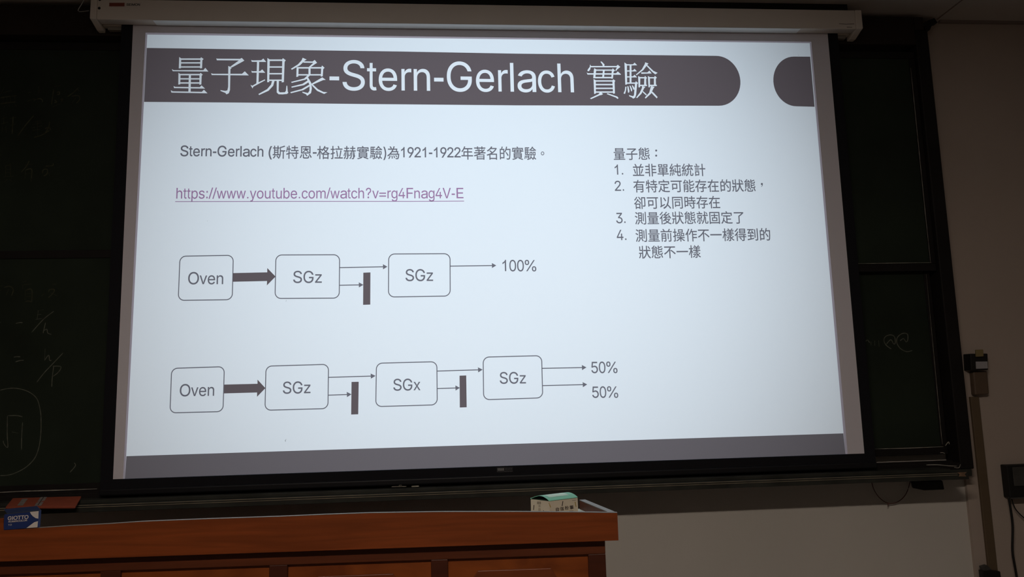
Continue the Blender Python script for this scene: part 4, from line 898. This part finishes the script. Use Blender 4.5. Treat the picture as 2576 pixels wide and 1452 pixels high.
# numbered list: one part per line
for row in ([('量子態', (1544.2, 400.2), (1635, 399.4), 33.5, 6)],
            [('1.', (1546.9, 439.4), (1568, 439.2), 36, 4), ('並非單純統計', (1592.3, 441.2), (1775.2, 440.2), 34, 6)],
            [('2.', (1546.9, 480.2), (1570.2, 480), 36, 4), ('有特定可能存在的狀態', (1593.8, 481.6), (1901.2, 479.6), 34, 6)],
            [('卻可以同時存在', (1595.6, 523.2), (1812, 521.4), 34, 6)],
            [('3.', (1550.4, 561.4), (1574, 561), 36.5, 4), ('測量後狀態就固定了', (1597.6, 562.2), (1872, 559.8), 34, 6)],
            [('4.', (1552, 604.2), (1576.2, 603.8), 36.5, 4), ('測量前操作不一樣得到的', (1599.3, 606), (1938.7, 602.8), 34.5, 6)],
            [('狀態不一樣', (1607.7, 648), (1763.5, 645.8), 34.5, 6)]):
    mb = MB()
    for text, pl_, pr_, em, bold in row[:-1]:
        mn = MB()
        lettering(mn, text, pl_, pr_, em, UPZ, P1, bold)
        mn.build('list_number', M['slide_text'], slide)
    lettering(mb, *row[-1][:4], UPZ, P1, row[-1][4])
    if row[0][0] == '量子態':
        disc(mb, 1650.7, 378.8, 2.5, P1)
        disc(mb, 1650.7, 391.6, 2.5, P1)
    if row[0][0] == '2.':
        disc(mb, 1916.6, 463, 2.6, P1)
        ribbon(mb, [(1918.2, 463.4), (1917.6, 467), (1915, 470.4)], 1.6, P1, taper=True)
    mb.build('text_line', M['slide_text'], slide)


# flow chart
def bil(q, u, v):
    (ax, ay), (bx, by), (cx, cy), (dx, dy) = q
    return ((ax * (1 - u) + bx * u) * (1 - v) + (dx * (1 - u) + cx * u) * v, (ay * (1 - u) + by * u) * (1 - v) + (dy * (1 - u) + cy * u) * v)


def flow_box(conv, corners, text, tl, tr, capx, r=15.0, lw=2.3):
    q = conv(corners)
    w = math.dist(q[0], q[1])
    h = math.dist(q[0], q[3])
    path = []
    for cu_, cv_, a0 in ((1 - r / w, r / h, -90), (1 - r / w, 1 - r / h, 0), (r / w, 1 - r / h, 90), (r / w, r / h, 180)):
        for k in range(9):
            a = math.radians(a0 + k * 90 / 8)
            path.append(bil(q, cu_ + math.cos(a) * r / w, cv_ + math.sin(a) * r / h))
    mb_ = MB()
    ribbon(mb_, path, lw, P1, closed=True)
    o = mb_.build('flow_box', M['slide_text'], slide)
    mt = MB()
    lettering(mt, text, conv([tl])[0], conv([tr])[0], capx, UPZ, P1, 3)
    mt.build('box_lettering', M['slide_text'], o)


def arrow(c0, p0, c1, base, tip, half, lw=2.3):
    a, b, t = c0([p0])[0], c1([base])[0], c1([tip])[0]
    mb_ = MB()
    ribbon(mb_, [a, b], lw, P1)
    dx, dy = t[0] - b[0], t[1] - b[1]
    l = math.hypot(dx, dy)
    nx, ny = -dy / l * half, dx / l * half
    mb_.poly([P1(b[0] + nx, b[1] + ny), P1(b[0] - nx, b[1] - ny), P1(*t)])
    mb_.build('thin_arrow', M['slide_text'], slide)


def shape(name, conv, pts):
    MB().poly([P1(*p) for p in conv(pts)]).build(name, M['slide_dark'], slide)


F1, F2 = zoomed(420, 610, 5.152), zoomed(880, 610, 5.152)
G1, G2, G3 = zoomed(410, 880, 4.954), zoomed(900, 880, 7.576), zoomed(1190, 880, 6.605)
flow_box(F1, [(169, 179), (860, 167), (846, 742), (146, 752)], 'Oven', (272, 541), (728, 541), 41.5)
shape('thick_arrow', F1, [(857, 398), (1300, 388), (1300, 332), (1407, 443), (1295, 557), (1297, 500), (853, 510)])
flow_box(F1, [(1412, 163), (2238, 160), (2233, 722), (1401, 727)], 'SGz', (1635, 523), (2007, 523), 40.8)
arrow(F1, (2238, 327), F2, (430, 316), (487, 315), 6.4)
arrow(F1, (2236, 556), F1, (2487, 551), (2546, 550), 6.4)
shape('stop_block', F2, [(175, 393), (267, 389), (265, 806), (172, 809)])
flow_box(F2, [(504, 150), (1299, 146), (1301, 695), (501, 708)], 'SGz', (722, 499), (1080, 499), 40.4)
arrow(F2, (1300, 308), F2, (1842, 300), (1898, 299), 6.2)
mb = MB()
lettering(mb, '100%', (1262.5 + 0.8 + 1, 682.2), (1349.3, 682.2), 40.2, UPZ, P1, 3)
mb.build('result_lettering', M['slide_text'], slide)
flow_box(G1, [(108, 233), (765, 211), (748, 771), (87, 788)], 'Oven', (207, 580), (637, 574), 41.5)
shape('thick_arrow', G1, [(760, 435), (1178, 425), (1178, 373), (1276, 479), (1172, 587), (1173, 533), (754, 545)])
flow_box(G1, [(1284, 205), (2063, 182), (2056, 734), (1271, 755)], 'SGz', (1493, 547), (1838, 541), 40.8)
arrow(G1, (2060, 345), G2, (248, 503), (339, 499), 6.4)
arrow(G1, (2058, 567), G1, (2292, 559), (2349, 556), 6.6)
shape('stop_block', G1, [(2350, 402), (2439, 400), (2433, 805), (2345, 808)])
flow_box(G2, [(356, 258), (1507, 228), (1515, 1051), (343, 1085)], 'SGx', (678, 778), (1195, 771), 40.0)
arrow(G2, (1510, 407), G2, (2293, 384), (2380, 380), 6.4)
arrow(G2, (1513, 741), G2, (1862, 730), (1947, 727), 6.4)
shape('stop_block', G2, [(1940, 495), (2067, 491), (2076, 1097), (1945, 1102)])
flow_box(G3, [(168, 124), (1139, 98), (1158, 800), (176, 832)], 'SGz', (445, 563), (880, 560), 39.6)
arrow(G3, (1146, 310), G3, (1810, 297), (1884, 294), 6.4)
arrow(G3, (1152, 597), G3, (1823, 581), (1897, 577), 6.4)
for (xa, ya), (xb, yb) in (((1968, 386), (2402, 384)), ((1983, 797), (2414, 795))):
    mb = MB()
    lettering(mb, '50%', G3([(xa, ya)])[0], G3([(xb, yb)])[0], 40.5, UPZ, P1, 3)
    mb.build('result_lettering', M['slide_text'], slide)

# ------------------------------------------------------------------ wooden podium in front of the board
PF = Vector((0.2318, -0.8240, 0.0))
PU = Vector((-0.99908, 0.04289, 0.0))        # along the front, to the left
PN = Vector((0.04289, 0.99908, 0.0))         # into the podium


def L(s, d, z):
    return PF + PU * s + PN * d + Vector((0, 0, z))


def front(px, py, d=0.0):
    return on_plane(px, py, PF + PN * d, PN)


def sz(px, py, d=0.0):
    p = front(px, py, d) - PF
    return p.dot(PU), p.z


podium = thing('podium', (-0.60, -0.70, 0.0), 'orange-brown wooden podium with panelled front and pale worn top rim', 'podium')
ZB = 0.8741
LEN = 1.86
prof = [sz(*p) for p in ((1553, 1291), (1440, 1289.6), (1300, 1288.6), (1110, 1288.8), (930, 1291.6), (820, 1295.5), (700, 1300.5),
                         (520, 1306.5), (358, 1313), (268, 1319), (180, 1323.5), (95, 1329), (9, 1334.5), (8, 1306), (-60, 1309))]
prof[0] = (0.0, prof[0][1])
prof.append((LEN, prof[-1][1]))
pts = [L(s, 0, z) for s, z in prof] + [L(LEN, 0, ZB), L(0, 0, ZB)]
MB().prism(pts, PN * 0.018).build('apron', M['wood'], podium)
mb = MB()
for i in range(0, 11):
    (s0, z0), (s1, z1) = prof[i], prof[i + 1]
    k0, k1 = 0.0012 if i < 6 else 0.0006, 0.0012 if i + 1 < 6 else 0.0006
    mb.hexa([L(s0, -0.0006, z0 + 0.0002), L(s1, -0.0006, z1 + 0.0002), L(s1, 0.011, z1 + 0.0002), L(s0, 0.011, z0 + 0.0002),
             L(s0, -0.0006, z0 + k0), L(s1, -0.0006, z1 + k1), L(s1, 0.011, z1 + k1), L(s0, 0.011, z0 + k0)])
mb.build('top_edging', M['rim'], podium, label='pale worn edging along the top of the apron')
SB = Vector((0.1934, -0.5730, 0.0))
zt = prof[0][1]
sd = (SB - PF).normalized()
sn = Vector((-sd.y, sd.x, 0))                # to the left of the side board
a, b = PF + sd * 0.019, SB
MB().hexa([a + Vector((0, 0, ZB)), b + Vector((0, 0, ZB)), b + sn * 0.017 + Vector((0, 0, ZB)), a + sn * 0.017 + Vector((0, 0, ZB)),
           a + Vector((0, 0, zt - .001)), b + Vector((0, 0, zt - .001)), b + sn * 0.017 + Vector((0, 0, zt - .001)), a + sn * 0.017 + Vector((0, 0, zt - .001))]).build(
    'side_board', M['wood_rail'], podium)
MB().hexa([p + Vector((0, 0, z)) for z in (zt - 0.0008, zt + 0.0012) for p in (a, b, b + sn * 0.0175, a + sn * 0.0175)]).build(
    'side_edging', M['rim'], podium, label='pale edging on the side board')
MB().prism([L(0.022, 0.019, 0.9055), L(LEN, 0.019, 0.9055), L(LEN, 0.10, 0.9055), SB + sn * 0.019 + Vector((0, 0, 0.9055))], (0, 0, 0.012)).build(
    'desk_top', M['desk'], podium, label='pale green laminate desk top')
# body: carcass, face frame, panels
D0 = 0.0195
sr = sz(1522.5, 1372, D0)[0]
sl = LEN - 0.03
MB().prism([L(sr, D0 + 0.022, 0.0), L(sl, D0 + 0.022, 0.0), L(sl, 0.25, 0.0), L(sr + 0.04, 0.25, 0.0)], (0, 0, 0.9055)).build('carcass', M['wood_dark'], podium)
zr = sz(1300, 1401.5, D0)[1]
ZL = 0.16
st = [(sr, sz(1480.5, 1420, D0)[0])]
for x0, x1 in ((1127, 1084.5), (723, 677), (303, 253)):
    st.append((sz(x0, 1430, D0)[0], sz(x1, 1430, D0)[0]))
st.append((sl - 0.035, sl))


def slab(mb_, s0, s1, d0, d1, z0, z1):
    mb_.hexa([L(s, d, z) for z in (z0, z1) for s, d in ((s0, d0), (s1, d0), (s1, d1), (s0, d1))])


mb = MB()
slab(mb, sr, sl, D0, D0 + 0.022, zr, 0.899)
mb.build('rail', M['wood_rail'], podium, 0.0015)
mb = MB()
slab(mb, sr, sl, D0, D0 + 0.022, 0.0, ZL)
mb.build('rail', M['wood_rail'], podium, 0.0015)
for s0, s1 in st:
    mb = MB()
    slab(mb, s0, s1, D0, D0 + 0.022, ZL, zr)
    mb.build('stile', M['wood_dark'], podium, 0.0015)
for i in range(len(st) - 1):
    s0, s1 = st[i][1], st[i + 1][0]
    mb = MB()
    slab(mb, s0, s1, D0 + 0.009, D0 + 0.022, ZL, zr)
    pn = mb.build('panel', M['wood_panel'], podium)
    k = 0.045 if s1 - s0 > 0.2 else 0.02
    mb = MB()
    o_ = [(s0 + k, ZL + k), (s1 - k, ZL + k), (s1 - k, zr - 0.031 - 0.04), (s1 - k - 0.03, zr - 0.031), (s0 + k + 0.05, zr - 0.031), (s0 + k, zr - 0.031 - 0.08)]
    mb.prism([L(s, D0 + 0.004, z) for s, z in o_], PN * 0.0055)
    mb.build('raised_field', M['wood_field'], pn, 0.002)

# ------------------------------------------------------------------ chalk box with the mint lid
C = on_y(1382, 1260.6, -0.740)
R = on_z(1453, 1251.8, C.z)
Lf = on_z(1335, 1255.0, C.z)
Bk = R + Lf - C
bz = 0.9177
down = Vector((0, 0, bz - C.z))
cbox = thing('chalk_box', ((C.x + Bk.x) / 2, (C.y + Bk.y) / 2, bz), 'cream chalk box with arched mint green lid, standing on the podium', 'chalk box')
MB().prism([C + down, R + down, Bk + down, Lf + down], (0, 0, C.z - bz - 0.001)).build('carton', M['card'], cbox)
MB().prism([p - Vector((0, 0, 0.001)) for p in (C, R, Bk, Lf)], (0, 0, 0.001)).build('mouth_shade', M['inside_shade'], cbox, label='dark sheet painting the shade in the open top')  # flat dark sheet on a closed carton, coloured as the shaded inside
n = 12
mb = MB()
arch = []
for k in range(n + 1):
    t = k / n
    h = 0.0105 * math.sin(math.pi * t ** 0.9) + 0.0006
    arch.append((C + (Lf - C) * t + Vector((0, 0, h)), R + (Bk - R) * t + Vector((0, 0, h))))
vs = []
for p, q in arch:
    vs += [p - (R - C) * 0.01, q + (R - C) * 0.01, p - (R - C) * 0.01 - Vector((0, 0, 0.001)), q + (R - C) * 0.01 - Vector((0, 0, 0.001))]
fs = []
for k in range(n):
    i = 4 * k
    j = i + 4
    fs += [(i, i + 1, j + 1, j), (i + 2, j + 2, j + 3, i + 3), (i, j, j + 2, i + 2), (i + 1, i + 3, j + 3, j + 1)]
fs += [(0, 2, 3, 1), (4 * n, 4 * n + 1, 4 * n + 3, 4 * n + 2)]
lid = mb.add(vs, fs).build('lid', M['mint'], cbox)
mb = MB()
q = []
for k in range(2, 7):
    p0, p1 = arch[k]
    q += [p0 + (p1 - p0) * 0.12 + Vector((0, 0, 0.0005)), p0 + (p1 - p0) * 0.80 + Vector((0, 0, 0.0005))]
mb.add(q, [(2 * i, 2 * i + 1, 2 * i + 3, 2 * i + 2) for i in range(4)])
mb.build('lid_print', M['mint_pale'], lid)
MB().prism([Lf + Vector((0, 0, -0.0005)), Bk + Vector((0, 0, -0.0005)), Bk + Vector((0, 0, 0.002)), Lf + Vector((0, 0, 0.002))], (Lf - C) * 0.02).build('back_flap', M['mint'], cbox)
nr = (R - C).cross(Vector((0, 0, 1))).normalized()
if nr.dot(CAM - C) < 0: nr = -nr
nl = (Lf - C).cross(Vector((0, 0, 1))).normalized()
if nl.dot(CAM - C) < 0: nl = -nl
pr = lambda x, y: on_plane(x, y, C + nr * 0.0004, nr)
pq = lambda x, y: on_plane(x, y, C + nl * 0.0004, nl)
H_ = zoomed(1320, 1230, 9.908)
mb = MB()
for ch, x0, x1, yb, em in (('自', 775, 852, 558, 10.4), ('強', 883, 978, 543, 11.0), ('粉', 1003, 1098, 524, 11.0), ('筆', 1118, 1220, 510, 11.2)):
    lettering(mb, ch, H_([(x0, yb)])[0], H_([(x1, yb - 10)])[0], em, UPZ, pr, 11)
mb.build('lettering', M['ink'], cbox, label='dark brown characters on the front')
mb = MB()
for a_, b_ in (((952, 308), (932, 430)),):
    ribbon(mb, H_([a_, b_]), 2.0, pr)
for a_, b_ in (((232, 405), (218, 530)), ((465, 540), (480, 582))):
    ribbon(mb, H_([a_, b_]), 1.8, pq)
mb.build('printed_stick', M['ink'], cbox, label='printed dark chalk sticks')
mb = MB()
ribbon(mb, H_([(1255, 325), (1280, 450)]), 1.8, pr)
ribbon(mb, H_([(600, 350), (612, 385)]), 1.4, pq)
ribbon(mb, H_([(618, 390), (648, 465)]), 1.8, pr)
mb.build('printed_stick', M['ink_yellow'], cbox, label='printed yellow chalk sticks')
mb = MB()
for x in (318, 350, 385):
    ribbon(mb, H_([(x, 315), (x, 385)]), 1.5, pq)
    ribbon(mb, H_([(x + 12, 325), (x + 12, 380)]), 1.0, pq)
for y in (405, 425, 447, 490, 520, 552, 575):
    ribbon(mb, H_([(343, y), (392, y + 4)]), 0.9, pq)
for x in (350, 388):
    ribbon(mb, H_([(x, 490), (x, 575)]), 0.8, pq)
for x0, x1, y in ((960, 1090, 572), (1110, 1215, 556), (1180, 1275, 292)):
    ribbon(mb, H_([(x0, y), (x1, y - 8)]), 1.2, pr)
mb.build('small_print', M['ink_soft'], cbox)

# ------------------------------------------------------------------ blue chalk box on the podium edge
J_ = zoomed(0, 1240, 11.709)
BD = 0.001
f0 = [front(*p, d=BD) for p in ((8.5, 1333.6), (94.4, 1327.4), (97.4, 1286.1), (11.1, 1294.7))]
gb = thing('chalk_box', f0[0] + (f0[1] - f0[0]) * 0.5, 'small blue chalk box with white corner shapes on the podium edge, its flap open', 'chalk box')
MB().prism(f0, PN * 0.011).build('carton', M['blue'], gb)
MB().prism([f0[3] + Vector((0, 0, .0002)), f0[2] + Vector((0, 0, .0002)), f0[2] + PN * 0.0108 + Vector((0, 0, .0002)), f0[3] + PN * 0.0108 + Vector((0, 0, .0002))],
           (0, 0, 0.0004)).build('mouth_shade', M['felt'], gb, label='dark sheet painting the shade in the open top')  # dark cover on the solid carton stands in for its shaded inside
k0, k1 = f0[3] + PN * 0.011, f0[2] + PN * 0.011
t0, t1 = front(9.6, 1281.6, BD + 0.024), front(92.6, 1273.4, BD + 0.030)
mid = front(52, 1277.0, BD + 0.028)
MB().prism([k0, k1, t1, mid, t0], PN * 0.0008).build('flap', M['navy'], gb, label='dark blue flap bent up behind')
ps = lambda x, y: front(x, y, BD - 0.0005)
mb = MB()
mb.poly([ps(*p) for p in J_([(880, 565), (1010, 553), (1139, 541), (1128, 762), (1050, 748), (965, 690), (912, 630)])])
mb.poly([ps(*p) for p in J_([(775, 1042), (1102, 1019), (1119, 835), (1010, 868), (905, 945)])])
mb.build('corner_shape', M['white_ink'], gb, label='white rounded shapes at the right end')
mb = MB()
ps2 = lambda x, y: front(x, y, BD - 0.0009)
lettering(mb, 'GIOTTO', J_([(225, 808)])[0], J_([(836, 763)])[0], 12.4, UPZ, ps2, 26)
lettering(mb, 'ROBERCOLOR', J_([(246, 878)])[0], J_([(800, 832)])[0], 5.3, UPZ, ps2, 26)
lettering(mb, '10', J_([(240, 970)])[0], J_([(345, 964)])[0], 5.6, UPZ, ps2, 16)
mb.build('lettering', M['white_ink'], gb)

# ------------------------------------------------------------------ eraser lying on the tray
e = [on_y(14, 1275, -0.104), on_y(190, 1274, -0.110), on_y(205, 1248, -0.020), on_y(32, 1253, -0.020)]
ctr = (e[0] + e[1] + e[2] + e[3]) / 4
er = thing('chalkboard_eraser', ctr - Vector((0, 0, 0.03)), 'long orange chalkboard eraser with grey bands, lying on the tray at left', 'eraser')
MB().prism(e, (0.0, -0.001, -0.0075)).build('pad', M['eraser'], er, 0.0025)
MB().prism([p * 0.94 + ctr * 0.06 + Vector((0, 0, -0.0075)) for p in e], (0, 0.001, -0.0025)).build('felt', M['felt'], er)


def band_(u0, u1, v0, v1, mat, skew=0.0, lift=0.0006):
    def q_(u, v):
        return e[0] * (1 - u) * (1 - v) + e[1] * u * (1 - v) + e[2] * u * v + e[3] * (1 - u) * v + Vector((0, -lift * 0.4, lift))
    MB().add([q_(u0, v0), q_(u1, v0), q_(u1 + skew, v1), q_(u0 + skew, v1)], [(0, 1, 2, 3)]).build('band', mat, er)


band_(0.405, 0.50, 0.06, 0.98, M['eraser_grey'])
band_(0.445, 0.458, 0.10, 0.98, M['felt'], 0.0, 0.001)
band_(0.155, 0.235, 0.10, 0.85, M['eraser_grey'])

# ------------------------------------------------------------------ things on the wall at the right
def px_box(name, mat, parent, quad, y0, y1, bevel=0.0, label=None):
    q = [on_y(*p, y0) for p in quad]
    return MB().prism(q, (0, y1 - y0, 0)).build(name, mat, parent, bevel, label=label)


W2 = 0.106
sw = thing('wall_control', on_y(2463, 932, W2), 'black wall control box with a grey sticker, right of the chalkboard', 'control box')
px_box('housing', M['black'], sw, [(2441, 890), (2485, 889.5), (2486.5, 931), (2443.5, 932)], 0.062, W2, 0.003)
px_box('sticker', M['label'], sw, [(2454.5, 910), (2484, 909.5), (2485, 927), (2455.5, 928)], 0.0612, 0.0618)
px_box('plug', M['brass'], sw, [(2456, 880), (2474, 879.5), (2475, 897), (2457, 898)], 0.052, 0.061, 0.002, 'dull yellow plug on top')
jb = thing('junction_box', on_y(2470, 995, W2), 'tan wall junction box directly under the black control box', 'junction box')
px_box('cover', M['tan'], jb, [(2448, 934.5), (2485, 934), (2489.5, 992), (2453, 995)], 0.080, W2, 0.006)
tk = thing('cable_trunking', on_y(2488, 1300, W2), 'tan cable trunking running down the wall below the junction box', 'cable trunking')
xa, xb = on_y(2478, 1338, 0.094).x, on_y(2500, 1338, 0.094).x
MB().box(xa, xb, 0.094, W2, 0.30, on_y(2470, 998, 0.094).z).build('duct', M['trunking'], tk, 0.002)
sp = thing('small_speaker', on_y(2343, 1234, 0.09), 'small black box fixed under the right end of the chalk tray', 'speaker')
px_box('cabinet', M['black'], sp, [(2318, 1211), (2372, 1209), (2377, 1232.5), (2324, 1234.5)], 0.045, WALL, 0.004)
px_box('bracket', M['black'], sp, [(2308, 1212), (2318, 1211.5), (2324, 1230), (2314, 1224)], 0.07, 0.10, 0.001)
wl = thing('hanging_wire', on_y(2240, 1268, 0.10), 'thin reddish wire hanging in a loop below the chalk tray', 'wire')
path = smooth_path([(2193, 1214), (2199, 1233), (2212, 1252), (2228, 1264), (2243, 1267), (2260, 1262), (2275, 1249), (2284, 1232), (2290, 1210)], 5)
MB().tube([on_y(*p, 0.105) for p in path], 0.0016).build('strand', M['red_wire'], wl, smooth=True)
MB().tube([on_y(*p, 0.103) for p in ((2237, 1266), (2233.5, 1270), (2234, 1274))], 0.0022).build('twist', M['red_wire'], wl)
br = thing('pipe_bracket', on_y(2332, 60, 0.07), 'small dark bracket with tan plate in the corner under the ceiling', 'bracket')
px_box('plate', M['tan'], br, [(2311, 52), (2338, 53), (2334, 74), (2315, 73)], 0.088, WALL, 0.001)
px_box('arm', M['black'], br, [(2320, 60), (2336, 50), (2351, 45), (2359, 57), (2346, 60), (2340, 75), (2330, 76)], 0.060, 0.086, 0.001)

cab = thing('wall_cabinet', on_y(2560, 1256, 0.07), 'dark grey wall cabinet cut off at the right edge of the view', 'cabinet')
c0 = on_y(2541, 1254, 0.07)
ztop = on_y(2524, 1171, 0.07).z
MB().box(c0.x, c0.x + 0.30, 0.07, W2, c0.z, ztop).build('body', M['black'], cab, 0.004)
MB().box(c0.x + 0.02, c0.x + 0.28, 0.064, 0.07, c0.z + 0.045, ztop - 0.008).build('door', M['grey_dark'], cab, 0.002)
MB().box(c0.x, c0.x + 0.30, 0.066, 0.07, c0.z - 0.002, c0.z + 0.003).build('bottom_edge', M['grey_dark'], cab)
cb = thing('black_cable', on_y(2547, 1380, 0.07), 'thick black cable dropping down the wall from the dark cabinet', 'cable')
path = smooth_path([(2537, 1250), (2543, 1285), (2547.5, 1325), (2547, 1385), (2553, 1425), (2562, 1475)], 6)
MB().tube([on_y(*p, 0.075) for p in path], 0.0042).build('sheath', M['black'], cb, smooth=True)
cb2 = thing('black_cable', on_y(2565, 1295, 0.07), 'thin black cable leaving the dark cabinet toward the right edge', 'cable')
path = smooth_path([(2545, 1256), (2553, 1278), (2566, 1294), (2584, 1310)], 6)
MB().tube([on_y(*p, 0.085) for p in path], 0.0022).build('sheath', M['black'], cb2, smooth=True)
pw = thing('power_socket', on_y(2495, 1470, W2), 'dark socket block at the foot of the trunking', 'socket')
px_box('block', M['black'], pw, [(2471, 1436), (2517, 1438), (2522, 1480), (2476, 1482)], 0.070, 0.093, 0.003)
px_box('plug', M['grey_dark'], pw, [(2470, 1426), (2484, 1422), (2496, 1434), (2474, 1438)], 0.072, 0.090, 0.002)

# ------------------------------------------------------------------ projector and lamp behind the viewer
pj = thing('ceiling_projector', PROJ, 'white ceiling projector behind the viewer throwing the slide', 'projector')
hy = 0.10
cor = [on_y(*p, 0.0) for p in ((366, 82), (2041, 105), (2132.4, 1140.5), (309.5, 1204.5))]
cor[2].z = cor[3].z = 0.9885
op = [PROJ + (q - PROJ) * (hy / -PROJ.y) for q in cor]
yo = PROJ.y + hy
xs = (PROJ.x - 0.12, PROJ.x + 0.12)
zs = (PROJ.z - 0.09, PROJ.z + 0.07)
ou = [Vector((xs[0], yo, zs[1])), Vector((xs[1], yo, zs[1])), Vector((xs[1], yo, zs[0])), Vector((xs[0], yo, zs[0]))]
MB().add(ou + op, [(0, 1, 5, 4), (1, 2, 6, 5), (2, 3, 7, 6), (3, 0, 4, 7)]).build('unseen_beam_mask', M['black'], pj)  # unseen mask added to cut the beam to the slide outline
hd = MB()
hd.box(xs[0] - .004, xs[0], PROJ.y - 0.02, yo, zs[0], zs[1]).box(xs[1], xs[1] + .004, PROJ.y - 0.02, yo, zs[0], zs[1])
hd.box(xs[0] - .004, xs[1] + .004, PROJ.y - 0.02, yo, zs[0] - .004, zs[0]).box(xs[0] - .004, xs[1] + .004, PROJ.y - 0.02, yo, zs[1], zs[1] + .004)
hd.build('unseen_beam_hood', M['black'], pj)  # unseen hood added to block spill around the beam mask
MB().box(PROJ.x - 0.19, PROJ.x + 0.19, PROJ.y - 0.32, PROJ.y - 0.02, zs[0] - .004, zs[1] + .004).build('body', M['lamp_case'], pj, 0.01)
MB().tube([(PROJ.x, PROJ.y - 0.17, zs[1]), (PROJ.x, PROJ.y - 0.17, CEIL)], 0.02, 12).build('ceiling_pole', M['lamp_case'], pj)
spot.parent = pj
spot.location = (0, 0, 0)

LX, LY = -0.35, -2.95
cl = thing('ceiling_light', (LX, LY, CEIL), 'ceiling tube light over the front row of seats', 'ceiling light')
MB().box(LX - 0.66, LX + 0.66, LY - 0.10, LY + 0.10, CEIL - 0.03, CEIL).build('housing', M['lamp_case'], cl, 0.004)
MB().box(LX - 0.63, LX + 0.63, LY - 0.07, LY + 0.07, CEIL - 0.034, CEIL - 0.03).build('diffuser', M['lamp'], cl)
